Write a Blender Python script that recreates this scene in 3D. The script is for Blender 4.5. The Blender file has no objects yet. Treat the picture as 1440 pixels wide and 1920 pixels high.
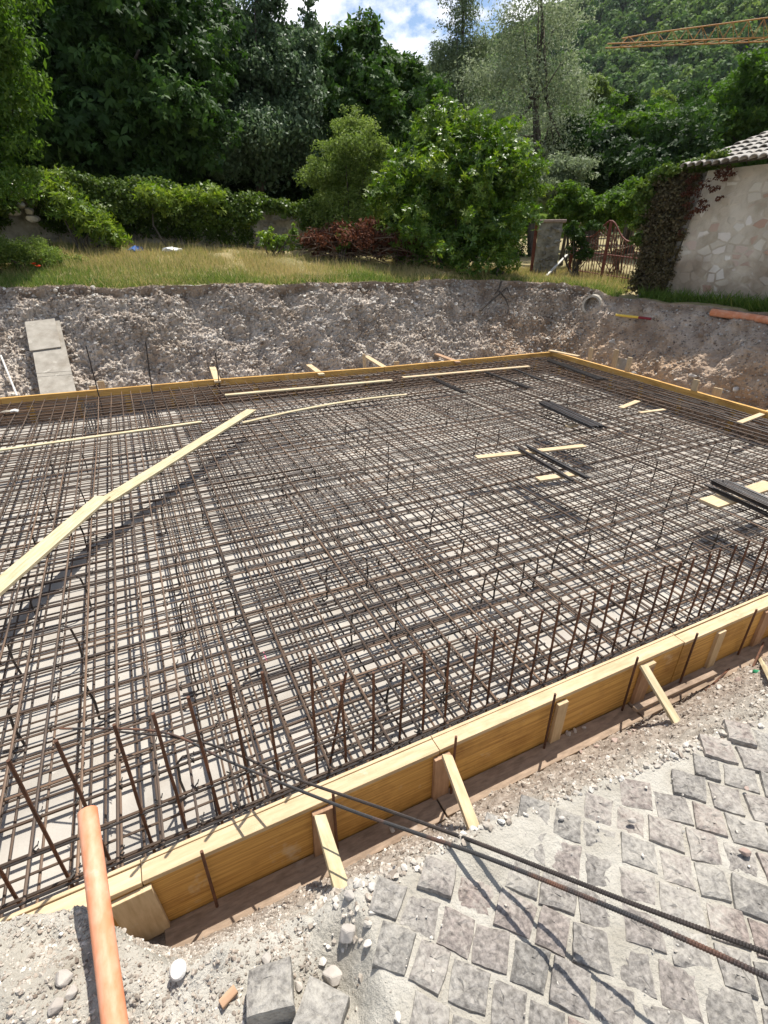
import bpy, bmesh, math, random
import numpy as np
from mathutils import Vector, Matrix, noise as mnoise
from mathutils.bvhtree import BVHTree
random.seed(7)
R = np.random.default_rng(11)
S = bpy.context.scene
C = S.collection
# ------------------------------------------------------------------ camera
CAM_H = 2.95
PITCH = math.radians(27.746)
YAW = math.radians(25.612)
cd = bpy.data.cameras.new('camera')
cam = bpy.data.objects.new('camera', cd); C.objects.link(cam)
cd.sensor_fit = 'VERTICAL'; cd.sensor_height = 36; cd.sensor_width = 27; cd.lens = 18.0
cd.clip_start = 0.02; cd.clip_end = 5000
cam.location = (0, 0, CAM_H)
cam.rotation_euler = (math.pi/2-PITCH, 0, -YAW)
S.camera = cam
# ------------------------------------------------------------------ light
SUN_EL = math.radians(66); SUN_AZ = math.atan2(.77, .64)      # azimuth from +Y towards +X
S.view_settings.view_transform = 'Standard'; S.view_settings.look = 'None'
S.view_settings.exposure = 0.72; S.view_settings.gamma = 1.0
sd = bpy.data.lights.new('sun', 'SUN'); sd.energy = 4.4; sd.angle = math.radians(.53); sd.color = (1, .955, .88)
so = bpy.data.objects.new('sun', sd); C.objects.link(so)
sv = Vector((math.cos(SUN_EL)*math.sin(SUN_AZ), math.cos(SUN_EL)*math.cos(SUN_AZ), math.sin(SUN_EL)))
so.rotation_euler = sv.to_track_quat('Z', 'Y').to_euler(); so.location = (20, 20, 40)
W = bpy.data.worlds.new('World'); S.world = W; W.use_nodes = True
nt = W.node_tree; nt.nodes.clear()
def N(t, ty, **kw):
    n = t.nodes.new(ty)
    for k, v in kw.items():
        if k.startswith('_'): setattr(n, k[1:], v)
        else: n.inputs[k.replace('__', ' ')].default_value = v
    return n
out = nt.nodes.new('ShaderNodeOutputWorld'); bg = nt.nodes.new('ShaderNodeBackground')
sky = nt.nodes.new('ShaderNodeTexSky'); sky.sky_type = 'NISHITA'; sky.sun_disc = False
sky.sun_elevation = SUN_EL; sky.sun_rotation = SUN_AZ; sky.altitude = 600; sky.air_density = 1; sky.dust_density = .6
bg.inputs[1].default_value = 0.09
tc = nt.nodes.new('ShaderNodeTexCoord')
mp = N(nt, 'ShaderNodeMapping'); mp.inputs['Scale'].default_value = (1, 1, 1.7); mp.inputs['Location'].default_value = (.31, .12, .05)
nz = N(nt, 'ShaderNodeTexNoise', Scale=6.5, Detail=9, Roughness=.58)
cr = nt.nodes.new('ShaderNodeValToRGB'); cr.color_ramp.elements[0].position = .50; cr.color_ramp.elements[1].position = .61
mx = N(nt, 'ShaderNodeMix', _data_type='RGBA')
nt.links.new(tc.outputs['Generated'], mp.inputs[0]); nt.links.new(mp.outputs[0], nz.inputs['Vector'])
nt.links.new(nz.outputs[0], cr.inputs[0]); nt.links.new(cr.outputs[0], mx.inputs[0])
nt.links.new(sky.outputs[0], mx.inputs[6]); mx.inputs[7].default_value = (9.5, 9.5, 9.8, 1)
nt.links.new(mx.outputs[2], bg.inputs[0]); nt.links.new(bg.outputs[0], out.inputs[0])
S.render.engine = 'CYCLES'
S.cycles.max_bounces = 6; S.cycles.transparent_max_bounces = 8
S.cycles.use_denoising = True
# ------------------------------------------------------------------ survey helpers (a pixel of the photograph -> a point on a real plane)
F0, CX, CY = 960., 720., 960.
fh = np.array([math.sin(YAW), math.cos(YAW), 0]); rt = np.array([math.cos(YAW), -math.sin(YAW), 0]); up = np.array([0, 0, 1.])
fw = fh*math.cos(PITCH)-up*math.sin(PITCH); cu = np.cross(rt, fw); EYE = np.array([0, 0, CAM_H])
def ray(x, y): return fw+(x-CX)/F0*rt-(y-CY)/F0*cu
def atz(x, y, z): d = ray(x, y); return EYE+(z-CAM_H)/d[2]*d
def aty(x, y, Y): d = ray(x, y); return EYE+Y/d[1]*d
def atx(x, y, X): d = ray(x, y); return EYE+X/d[0]*d
def atd(x, y, D): d = ray(x, y); return EYE+D/math.hypot(d[0], d[1])*d
# ------------------------------------------------------------------ noise
def _h(i, j, k):
    n = (i*374761393+j*668265263+k*1274126177) & 0xffffffff
    n = ((n ^ (n >> 13))*1274126177) & 0xffffffff
    return ((n ^ (n >> 16)) & 0xffff)/65535.
def vn(P, s=1., seed=0):
    P = np.asarray(P, float)*s+seed*17.13
    I = np.floor(P).astype(np.int64); f = P-I; f = f*f*(3-2*f)
    r = 0
    for a in (0, 1):
        for b in (0, 1):
            for c in (0, 1):
                w = (f[..., 0] if a else 1-f[..., 0])*(f[..., 1] if b else 1-f[..., 1])*(f[..., 2] if c else 1-f[..., 2])
                r = r+w*_h(I[..., 0]+a, I[..., 1]+b, I[..., 2]+c)
    return r*2-1
def fbm(P, s=1., o=4, g=.5, seed=0):
    r = 0; a = 1
    for k in range(o): r = r+a*vn(P, s*2**k, seed+k); a *= g
    return r
# ------------------------------------------------------------------ materials
def mat(name, col, rough=.8, col2=None, scale=6., detail=6, bump=0., bscale=30., dist=.01, lo=.35, hi=.65, spec=.3, stretch=None, tone=None, rnd=0., metal=0., coord='Object'):
    m = bpy.data.materials.new(name); m.use_nodes = True
    t = m.node_tree; b = t.nodes['Principled BSDF']; L = t.links.new
    b.inputs['Roughness'].default_value = rough; b.inputs['Specular IOR Level'].default_value = spec; b.inputs['Metallic'].default_value = metal
    tcn = t.nodes.new('ShaderNodeTexCoord'); src = tcn.outputs[coord]
    oi = t.nodes.new('ShaderNodeObjectInfo')
    ad = N(t, 'ShaderNodeVectorMath', _operation='ADD'); sc = N(t, 'ShaderNodeVectorMath', _operation='SCALE'); sc.inputs[3].default_value = 7.
    cb = t.nodes.new('ShaderNodeCombineXYZ')
    for k in range(3): L(oi.outputs['Random'], cb.inputs[k])
    L(cb.outputs[0], sc.inputs[0]); L(src, ad.inputs[0]); L(sc.outputs[0], ad.inputs[1]); src = ad.outputs[0]
    if stretch:
        mm = N(t, 'ShaderNodeMapping'); mm.inputs['Scale'].default_value = stretch; L(src, mm.inputs[0]); vec = mm.outputs[0]
    else: vec = src
    base = None
    if col2:
        n = N(t, 'ShaderNodeTexNoise', Scale=scale, Detail=detail, Roughness=.6); L(vec, n.inputs['Vector'])
        r = t.nodes.new('ShaderNodeValToRGB'); r.color_ramp.elements[0].position = lo; r.color_ramp.elements[1].position = hi
        r.color_ramp.elements[0].color = (*col, 1); r.color_ramp.elements[1].color = (*col2, 1)
        L(n.outputs[0], r.inputs[0]); base = r.outputs[0]
    if tone:
        a = t.nodes.new('ShaderNodeAttribute'); a.attribute_name = 'tone'
        r = t.nodes.new('ShaderNodeValToRGB'); el = r.color_ramp.elements
        while len(el) < len(tone): el.new(.5)
        for i, (p, c) in enumerate(tone): el[i].position = p; el[i].color = (*c, 1)
        L(a.outputs['Fac'], r.inputs[0])
        if base is None: base = r.outputs[0]
        else:
            x = N(t, 'ShaderNodeMix', _data_type='RGBA', _blend_type='MULTIPLY'); x.inputs[0].default_value = 1
            L(r.outputs[0], x.inputs[6]); L(base, x.inputs[7]); base = x.outputs[2]
    if rnd:
        hs = N(t, 'ShaderNodeHueSaturation'); mr = N(t, 'ShaderNodeMapRange'); mr.inputs[3].default_value = 1-rnd; mr.inputs[4].default_value = 1+rnd
        L(oi.outputs['Random'], mr.inputs[0]); L(mr.outputs[0], hs.inputs['Value'])
        if base is None: hs.inputs['Color'].default_value = (*col, 1)
        else: L(base, hs.inputs['Color'])
        base = hs.outputs[0]
    if base is None: b.inputs['Base Color'].default_value = (*col, 1)
    else: L(base, b.inputs['Base Color'])
    if bump:
        n2 = N(t, 'ShaderNodeTexNoise', Scale=bscale, Detail=8, Roughness=.65); L(vec, n2.inputs['Vector'])
        bu = N(t, 'ShaderNodeBump', Strength=bump, Distance=dist); L(n2.outputs[0], bu.inputs['Height']); L(bu.outputs[0], b.inputs['Normal'])
    return m
def leafmat(name, tone, trans=.35, rough=.62, spec=.18):
    m = bpy.data.materials.new(name); m.use_nodes = True; t = m.node_tree; L = t.links.new
    b = t.nodes['Principled BSDF']; b.inputs['Roughness'].default_value = rough; b.inputs['Specular IOR Level'].default_value = spec
    a = t.nodes.new('ShaderNodeAttribute'); a.attribute_name = 'tone'
    r = t.nodes.new('ShaderNodeValToRGB'); el = r.color_ramp.elements
    while len(el) < len(tone): el.new(.5)
    for i, (p, c) in enumerate(tone): el[i].position = p; el[i].color = (*c, 1)
    L(a.outputs['Fac'], r.inputs[0]); L(r.outputs[0], b.inputs['Base Color'])
    tr = t.nodes.new('ShaderNodeBsdfTranslucent'); hs = N(t, 'ShaderNodeHueSaturation', Saturation=1.15, Value=1.5)
    L(r.outputs[0], hs.inputs['Color']); L(hs.outputs[0], tr.inputs[0])
    ms = t.nodes.new('ShaderNodeMixShader'); ms.inputs[0].default_value = trans
    L(b.outputs[0], ms.inputs[1]); L(tr.outputs[0], ms.inputs[2]); L(ms.outputs[0], t.nodes['Material Output'].inputs[0])
    return m
M = {}
M['yellow'] = mat('yellow_formwork_ply', (.34, .165, .040), .65, (.62, .37, .105), 3.0, 9, .3, 30, .003, .30, .60, .35, stretch=(.8, 9, 26), rnd=.06)
M['pale'] = mat('pale_softwood', (.45, .33, .19), .75, (.60, .47, .30), 4, 7, .2, 30, .002, .3, .7, .3, stretch=(1.5, 12, 12), rnd=.06)
M['cream'] = mat('fresh_sawn_softwood', (.40, .325, .19), .7, (.62, .53, .345), 3, 7, .2, 30, .002, .3, .7, .3, stretch=(1.5, 12, 12), rnd=.05)
M['brownwood'] = mat('weathered_brown_board', (.30, .18, .105), .75, (.46, .30, .19), 4, 8, .3, 30, .003, .3, .7, .25, stretch=(1.5, 10, 10), rnd=.1)
M['reddish'] = mat('pinkish_ledge_board', (.19, .14, .10), .85, (.37, .275, .20), 5, 9, .35, 40, .004, .3, .7, .2, stretch=(2, 8, 8), rnd=.08)
M['steel'] = mat('ribbed_steel_brown', (.068, .050, .039), .6, (.18, .112, .070), 9, 5, .5, 120, .004, .4, .72, .4, rnd=.3, metal=.25)
M['steeldark'] = mat('ribbed_steel_dark', (.035, .03, .028), .5, (.075, .055, .045), 9, 5, .5, 120, .004, .4, .75, .5, rnd=.25, metal=.35)
M['steelrust'] = mat('ribbed_steel_rusty', (.07, .035, .022), .7, (.16, .07, .038), 12, 5, .5, 120, .004, .35, .7, .3, rnd=.2)
M['steelgrey'] = mat('ribbed_steel_grey', (.10, .098, .098), .45, (.05, .046, .045), 10, 5, .4, 120, .004, .4, .7, .5, rnd=.2, metal=.5)
M['steelfront'] = mat('ribbed_steel_part_rusty', (.045, .043, .043), .5, (.20, .09, .05), 3.2, 6, .4, 90, .003, .5, .62, .45, metal=.3)
M['blinding'] = mat('lean_concrete', (.33, .305, .27), .9, (.46, .425, .375), 1.7, 9, .5, 38, .006, .3, .68, .2)
M['mortar'] = mat('dusty_mortar', (.37, .34, .285), .95, (.54, .51, .445), 7, 10, 1., 75, .014, .3, .7, .1)
M['soil'] = mat('gravelly_soil', (.38, .31, .25), .95, (.70, .62, .53), 2.2, 12, 1., 22, .05, .34, .66, .1)
M['soilbrown'] = mat('brown_soil', (.17, .125, .095), .95, (.30, .24, .19), 5, 10, 1., 60, .02, .3, .7, .1)
M['meadow'] = mat('dry_meadow_soil', (.20, .18, .085), .95, (.36, .29, .16), 1.1, 9, .6, 24, .03, .35, .65, .1)
M['rock'] = mat('limestone_rubble', (.38, .34, .30), .9, (.56, .52, .465), 9, 8, .6, 50, .006, .3, .7, .2, rnd=.16)
M['pinkrock'] = mat('pinkish_rubble', (.28, .20, .165), .9, (.42, .33, .28), 9, 8, .6, 50, .006, .3, .7, .2, rnd=.12)
M['gravel'] = mat('crushed_gravel', (.5, .5, .5), .95, (1, 1, 1), 25, 4, .4, 90, .004, tone=[(0, (.25, .195, .155)), (.35, (.42, .355, .29)), (.75, (.60, .545, .47)), (1, (.74, .70, .63))], spec=.15)
M['cobble'] = mat('porphyry_cobble', (.50, .49, .485), .85, (1.30, 1.29, 1.28), 75, 8, 1., 60, .006, .36, .66, .2, tone=[(0, (.205, .194, .177)), (.45, (.24, .223, .203)), (.75, (.245, .212, .192)), (1, (.25, .20, .175))])
M['pvc'] = mat('orange_pvc', (.62, .235, .115), .58, (.72, .40, .27), 9, 9, .1, 60, .002, .42, .72, .3, stretch=(2.5, 1, 1))
M['pvcin'] = mat('orange_pvc_inside', (.45, .14, .06), .5)
M['pipecon'] = mat('cement_pipe', (.33, .30, .25), .9, (.45, .42, .36), 8, 6, .5, 50, .006)
M['oldply'] = mat('grey_cement_stained_ply', (.26, .235, .195), .9, (.40, .365, .31), 5, 9, .35, 40, .004, .3, .7, .15)
M['bark'] = mat('bark', (.055, .045, .035), .95, (.12, .10, .08), 5, 8, .8, 14, .04, stretch=(4, 4, .8))
M['twig'] = mat('dry_twigs', (.10, .065, .045), .9, (.20, .15, .11), 6, 5)
M['iron'] = mat('rusty_red_iron', (.14, .035, .025), .7, (.20, .075, .05), 12, 5, .2, 60)
M['plaster'] = mat('worn_lime_plaster', (.40, .345, .265), .95, (.62, .555, .45), 1.6, 10, .6, 14, .03, .36, .62, .1)

M['tile'] = mat('lichened_roof_tile', (.30, .265, .225), .9, (.50, .475, .43), 6, 8, .6, 30, .01, .3, .7, .15, rnd=.1)
M['wallstone'] = mat('dry_wall_stone', (.17, .155, .13), .95, (.40, .37, .32), 4, 8, .8, 20, .03)
M['blue'] = mat('blue_plastic', (.03, .12, .38), .4); M['whiteplastic'] = mat('white_plastic', (.72, .74, .76), .4, (.55, .57, .6), 5)
M['poppy'] = mat('poppy_red', (.75, .06, .015), .6); M['green'] = mat('green_stem', (.08, .15, .03), .7)
M['crane'] = mat('crane_orange_paint', (.44, .23, .07), .7, (.36, .17, .05), 2)
M['yellowpaint'] = mat('yellow_paint', (.72, .50, .08), .5); M['redpaint'] = mat('red_paint', (.22, .02, .03), .5)
M['whitewood'] = mat('grey_white_lath', (.55, .53, .49), .8, (.66, .64, .6), 5)
M['greenplastic'] = mat('green_bottle_plastic', (.03, .22, .10), .25)
M['wire'] = mat('tie_wire', (.06, .055, .05), .5, metal=.4)
M['hillsoil'] = mat('forest_floor', (.03, .05, .018), .95, (.055, .08, .025), .05, 6)
M['glove'] = mat('work_shoe', (.35, .31, .24), .8, (.16, .14, .12), 12)
M['grass'] = leafmat('grass_blades', [(0, (.08, .15, .025)), (.35, (.18, .23, .06)), (.58, (.40, .34, .15)), (1, (.52, .41, .22))], .3, .7, .2)
G = lambda a, b, c, tr=.35, ro=.62, sp=.18, nm='leaf': leafmat(nm, [(0, a), (.5, b), (1, c)], tr, ro, sp)
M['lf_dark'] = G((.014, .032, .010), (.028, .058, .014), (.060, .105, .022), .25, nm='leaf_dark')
M['lf_walnut'] = G((.018, .042, .012), (.042, .088, .020), (.10, .17, .034), .28, nm='leaf_walnut')
M['lf_poplar'] = G((.035, .068, .028), (.085, .135, .062), (.21, .27, .155), .25, .55, .25, nm='leaf_poplar')
M['lf_silver'] = G((.105, .14, .07), (.19, .235, .125), (.34, .38, .25), .3, .6, .2, nm='leaf_silver')
M['lf_bright'] = G((.035, .075, .014), (.075, .14, .024), (.14, .21, .04), .4, nm='leaf_bright')
M['lf_laurel'] = G((.035, .08, .014), (.10, .18, .026), (.24, .31, .055), .35, .42, .32, nm='leaf_laurel')
M['lf_ivy'] = G((.035, .065, .014), (.08, .13, .025), (.17, .21, .05), .3, .45, nm='leaf_ivy')
M['lf_thin'] = G((.07, .115, .025), (.15, .21, .05), (.26, .31, .10), .4, nm='leaf_thin')
M['lf_brown'] = G((.06, .028, .018), (.14, .058, .036), (.24, .115, .075), .2, .8, .1, nm='leaf_brown')
M['lf_ivybrown'] = G((.085, .065, .04), (.13, .11, .055), (.17, .18, .065), .25, .6, .2, nm='leaf_ivy_dry')
M['lf_hill'] = G((.045, .090, .026), (.115, .185, .05), (.21, .28, .08), .25, .7, .1, nm='leaf_hill')
def plaster_fix(m):
    t = m.node_tree; L = t.links.new; b = t.nodes['Principled BSDF']; old = b.inputs['Base Color'].links[0].from_socket
    g = t.nodes.new('ShaderNodeNewGeometry'); mp_ = N(t, 'ShaderNodeMapping'); mp_.inputs['Scale'].default_value = (.3, 4.2, 6.0); L(g.outputs['Position'], mp_.inputs[0])
    wn = N(t, 'ShaderNodeTexNoise', Scale=3, Detail=3); L(g.outputs['Position'], wn.inputs['Vector'])
    va = N(t, 'ShaderNodeVectorMath', _operation='MULTIPLY_ADD'); L(wn.outputs['Color'], va.inputs[0]); va.inputs[1].default_value = (.5, .5, .5); L(mp_.outputs[0], va.inputs[2])
    v1 = N(t, 'ShaderNodeTexVoronoi', _feature='F1', Scale=1.); v2 = N(t, 'ShaderNodeTexVoronoi', _feature='DISTANCE_TO_EDGE', Scale=1.)
    L(va.outputs[0], v1.inputs['Vector']); L(va.outputs[0], v2.inputs['Vector'])
    ed = N(t, 'ShaderNodeMapRange'); ed.inputs[1].default_value = .05; ed.inputs[2].default_value = .14; L(v2.outputs['Distance'], ed.inputs[0])
    sx = t.nodes.new('ShaderNodeSeparateColor'); L(v1.outputs['Color'], sx.inputs[0])
    th = N(t, 'ShaderNodeMapRange'); th.inputs[1].default_value = .30; th.inputs[2].default_value = .45; L(sx.outputs[0], th.inputs[0])
    ms = N(t, 'ShaderNodeMath', _operation='MULTIPLY'); L(ed.outputs[0], ms.inputs[0]); L(th.outputs[0], ms.inputs[1])
    r = t.nodes.new('ShaderNodeValToRGB'); el = r.color_ramp.elements; el[0].color = (.66, .62, .53, 1); el[1].color = (.46, .31, .23, 1); el[1].position = .95
    e = el.new(.45); e.color = (.50, .43, .33, 1); e = el.new(.75); e.color = (.76, .73, .66, 1); L(sx.outputs[1], r.inputs[0])
    sp = t.nodes.new('ShaderNodeSeparateXYZ'); L(g.outputs['Position'], sp.inputs[0])
    n3 = N(t, 'ShaderNodeTexNoise', Scale=1.1, Detail=7); L(g.outputs['Position'], n3.inputs['Vector'])
    hm = N(t, 'ShaderNodeMapRange'); hm.inputs[1].default_value = 3.4; hm.inputs[2].default_value = 1.9; L(sp.outputs[2], hm.inputs[0])
    st = N(t, 'ShaderNodeMath', _operation='MULTIPLY'); L(hm.outputs[0], st.inputs[0]); L(n3.outputs[0], st.inputs[1])
    sm = N(t, 'ShaderNodeMapRange'); sm.inputs[1].default_value = .22; sm.inputs[2].default_value = .34; L(st.outputs[0], sm.inputs[0])
    x0 = N(t, 'ShaderNodeMix', _data_type='RGBA'); L(ms.outputs[0], x0.inputs[0]); L(old, x0.inputs[6]); L(r.outputs[0], x0.inputs[7])
    x = N(t, 'ShaderNodeMix', _data_type='RGBA', _blend_type='MULTIPLY'); k = N(t, 'ShaderNodeMath', _operation='MULTIPLY'); L(sm.outputs[0], k.inputs[0]); k.inputs[1].default_value = .75
    L(k.outputs[0], x.inputs[0]); L(x0.outputs[2], x.inputs[6]); x.inputs[7].default_value = (.52, .46, .42, 1); L(x.outputs[2], b.inputs['Base Color'])
    bu = N(t, 'ShaderNodeBump', Strength=.35, Distance=.02); L(ms.outputs[0], bu.inputs['Height']); L(b.inputs['Normal'].links[0].from_socket, bu.inputs['Normal']); L(bu.outputs[0], b.inputs['Normal'])
plaster_fix(M['plaster'])
def dust_fix(m):
    t = m.node_tree; L = t.links.new; b = t.nodes['Principled BSDF']; old = b.inputs['Base Color'].links[0].from_socket
    g = t.nodes.new('ShaderNodeNewGeometry')
    n1 = N(t, 'ShaderNodeTexNoise', Scale=3.2, Detail=8, Roughness=.7); L(g.outputs['Position'], n1.inputs['Vector'])
    n2 = N(t, 'ShaderNodeTexNoise', Scale=70, Detail=5, Roughness=.7); L(g.outputs['Position'], n2.inputs['Vector'])
    a = N(t, 'ShaderNodeMath', _operation='MULTIPLY_ADD'); L(n2.outputs[0], a.inputs[0]); a.inputs[1].default_value = .5; L(n1.outputs[0], a.inputs[2])
    r = N(t, 'ShaderNodeMapRange'); r.inputs[1].default_value = .70; r.inputs[2].default_value = .95; r.inputs[3].default_value = .05; r.inputs[4].default_value = .85; L(a.outputs[0], r.inputs[0])
    x = N(t, 'ShaderNodeMix', _data_type='RGBA'); L(r.outputs[0], x.inputs[0]); L(old, x.inputs[6]); x.inputs[7].default_value = (.46, .43, .375, 1); L(x.outputs[2], b.inputs['Base Color'])
dust_fix(M['cobble'])
def stain_fix(m, dark, pale, amt):
    t = m.node_tree; L = t.links.new; b = t.nodes['Principled BSDF']; old = b.inputs['Base Color'].links[0].from_socket
    g = t.nodes.new('ShaderNodeNewGeometry')
    for sc, lo, hi, col, bt in ((2.1, .52, .74, dark, 'MULTIPLY'), (5.5, .60, .76, pale, 'MIX'), (26, .66, .74, dark, 'MULTIPLY')):
        n1 = N(t, 'ShaderNodeTexNoise', Scale=sc, Detail=8, Roughness=.65); L(g.outputs['Position'], n1.inputs['Vector'])
        r = N(t, 'ShaderNodeMapRange'); r.inputs[1].default_value = lo; r.inputs[2].default_value = hi; r.inputs[4].default_value = amt; L(n1.outputs[0], r.inputs[0])
        x = N(t, 'ShaderNodeMix', _data_type='RGBA', _blend_type=bt); L(r.outputs[0], x.inputs[0]); L(old, x.inputs[6]); x.inputs[7].default_value = (*col, 1); old = x.outputs[2]
    L(old, b.inputs['Base Color'])
stain_fix(M['yellow'], (.45, .38, .32), (.60, .50, .36), .85)
stain_fix(M['cream'], (.72, .62, .5), (.55, .48, .36), .55)
stain_fix(M['oldply'], (.6, .55, .5), (.62, .58, .5), .8)
stain_fix(M['pale'], (.62, .55, .48), (.62, .57, .48), .6)
stain_fix(M['reddish'], (.5, .45, .42), (.48, .42, .36), .8)
stain_fix(M['blinding'], (.72, .66, .60), (.56, .53, .49), .75)
stain_fix(M['pvc'], (.75, .66, .6), (.80, .60, .48), .8)
# ------------------------------------------------------------------ mesh helpers
class MB:
    def __init__(s): s.v = []; s.f = []; s.t = []; s.n = 0
    def add(s, v, f, tone=None):
        v = np.asarray(v, float).reshape(-1, 3)
        s.f += [tuple(i+s.n for i in q) for q in f]; s.v.append(v); s.n += len(v)
        s.t.append(np.full(len(v), .5 if tone is None else tone) if np.isscalar(tone) or tone is None else np.asarray(tone))
    def box(s, c, d, ux=(1, 0, 0), uy=(0, 1, 0), tone=None):
        c = np.array(c, float); ux = np.array(ux, float); ux /= np.linalg.norm(ux)
        uy = np.array(uy, float); uy = uy-ux*(uy@ux); uy /= np.linalg.norm(uy); uz = np.cross(ux, uy)
        v = [c+ux*a*d[0]/2+uy*b*d[1]/2+uz*e*d[2]/2 for a in (-1, 1) for b in (-1, 1) for e in (-1, 1)]
        s.add(v, [(0, 1, 3, 2), (4, 6, 7, 5), (0, 4, 5, 1), (2, 3, 7, 6), (0, 2, 6, 4), (1, 5, 7, 3)], tone)
    def tube(s, P, r, n=6, cap=True, tone=None):
        P = np.asarray(P, float); k = len(P); r = np.full(k, r) if np.isscalar(r) else np.asarray(r)
        T = np.gradient(P, axis=0); T /= np.linalg.norm(T, axis=1)[:, None]+1e-12
        a = np.array([0, 0, 1.]) if abs(T[0][2]) < .9 else np.array([1., 0, 0])
        V = []
        for i in range(k):
            u = a-T[i]*(a@T[i]); u /= np.linalg.norm(u); w = np.cross(T[i], u); a = u
            for j in range(n):
                q = 2*math.pi*j/n; V.append(P[i]+r[i]*(u*math.cos(q)+w*math.sin(q)))
        f = [(i*n+j, i*n+(j+1) % n, (i+1)*n+(j+1) % n, (i+1)*n+j) for i in range(k-1) for j in range(n)]
        if cap: f += [tuple(range(n-1, -1, -1)), tuple(range((k-1)*n, k*n))]
        s.add(V, f, tone)
    def build(s, name, m, parent=None, loc=None, smooth=False, bevel=0):
        V = np.concatenate(s.v) if s.v else np.zeros((0, 3))
        off = np.zeros(3) if parent is None and loc is None else np.array(parent['_o'] if parent is not None else loc, float)
        me = bpy.data.meshes.new(name); me.from_pydata((V-off).tolist(), [], s.f)
        at = me.attributes.new('tone', 'FLOAT', 'POINT'); at.data.foreach_set('value', np.concatenate(s.t).astype(np.float32))
        me.materials.append(m)
        if smooth: me.polygons.foreach_set('use_smooth', [True]*len(me.polygons))
        me.update()
        if bevel:
            b = bmesh.new(); b.from_mesh(me); bmesh.ops.bevel(b, geom=b.edges[:], offset=bevel, segments=1, affect='EDGES'); b.to_mesh(me); b.free()
        o = bpy.data.objects.new(name, me); C.objects.link(o)
        o['_o'] = [float(x) for x in off]
        if parent is not None:
            o.parent = parent
        else: o.location = off
        return o
def fastmesh(name, V, nper, tone, m):
    """V: (n*nper,3) independent polygons of nper corners"""
    me = bpy.data.meshes.new(name); n = len(V)//nper
    me.vertices.add(len(V)); me.vertices.foreach_set('co', np.asarray(V, np.float32).ravel())
    me.loops.add(len(V)); me.loops.foreach_set('vertex_index', np.arange(len(V), dtype=np.int32))
    me.polygons.add(n); me.polygons.foreach_set('loop_start', np.arange(0, len(V), nper, dtype=np.int32))
    at = me.attributes.new('tone', 'FLOAT', 'POINT'); at.data.foreach_set('value', np.asarray(tone, np.float32))
    me.materials.append(m); me.update(calc_edges=True)
    return me
def grid(name, P, m, smooth=True, tone=None):
    """P (a,b,3)"""
    a, b = P.shape[:2]; i = np.arange(a*b).reshape(a, b)
    q = np.stack([i[:-1, :-1], i[1:, :-1], i[1:, 1:], i[:-1, 1:]], -1).reshape(-1, 4)
    me = bpy.data.meshes.new(name); me.vertices.add(a*b); me.vertices.foreach_set('co', P.astype(np.float32).ravel())
    me.loops.add(q.size); me.loops.foreach_set('vertex_index', q.astype(np.int32).ravel())
    me.polygons.add(len(q)); me.polygons.foreach_set('loop_start', np.arange(0, q.size, 4, dtype=np.int32))
    if smooth: me.polygons.foreach_set('use_smooth', np.ones(len(q), bool))
    at = me.attributes.new('tone', 'FLOAT', 'POINT'); at.data.foreach_set('value', (np.full(a*b, .5) if tone is None else tone.ravel()).astype(np.float32))
    me.materials.append(m); me.update(calc_edges=True)
    o = bpy.data.objects.new(name, me); C.objects.link(o); o['_o'] = [0., 0., 0.]
    return o
def tag(o, label, cat, group=None, kind=None):
    if label: o['label'] = label
    if cat: o['category'] = cat
    if group: o['group'] = group
    if kind: o['kind'] = kind
    return o
def thing(name, label, cat, loc, group=None):
    o = bpy.data.objects.new(name, None); C.objects.link(o); o.location = tuple(float(x) for x in loc); o.empty_display_size = .1
    o['_o'] = [float(x) for x in loc]
    return tag(o, label, cat, group)
def meshobj(name, me, parent=None, loc=None):
    o = bpy.data.objects.new(name, me); C.objects.link(o); o['_o'] = [0., 0., 0.]
    if parent is not None: o.parent = parent
    if loc is not None: o.location = tuple(float(x) for x in loc)
    return o
def cleanup():
    for o in bpy.data.objects:
        if '_o' in o: del o['_o']
def struct(o, label=None): o['kind'] = 'structure'; o['label'] = label or ''; return o

# ================================================================== GROUND
BY, ZB = 1.55, .10                        # front board outer face, level at its foot
# ---- pit floor
pf = MB(); pf.box((3.0, 6.5, -.1), (19.5, 13, .2)); o = pf.build('pit_floor', M['blinding'])
tag(o, 'pale lean concrete floor under the steel mats', 'ground', kind='structure')
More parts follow.
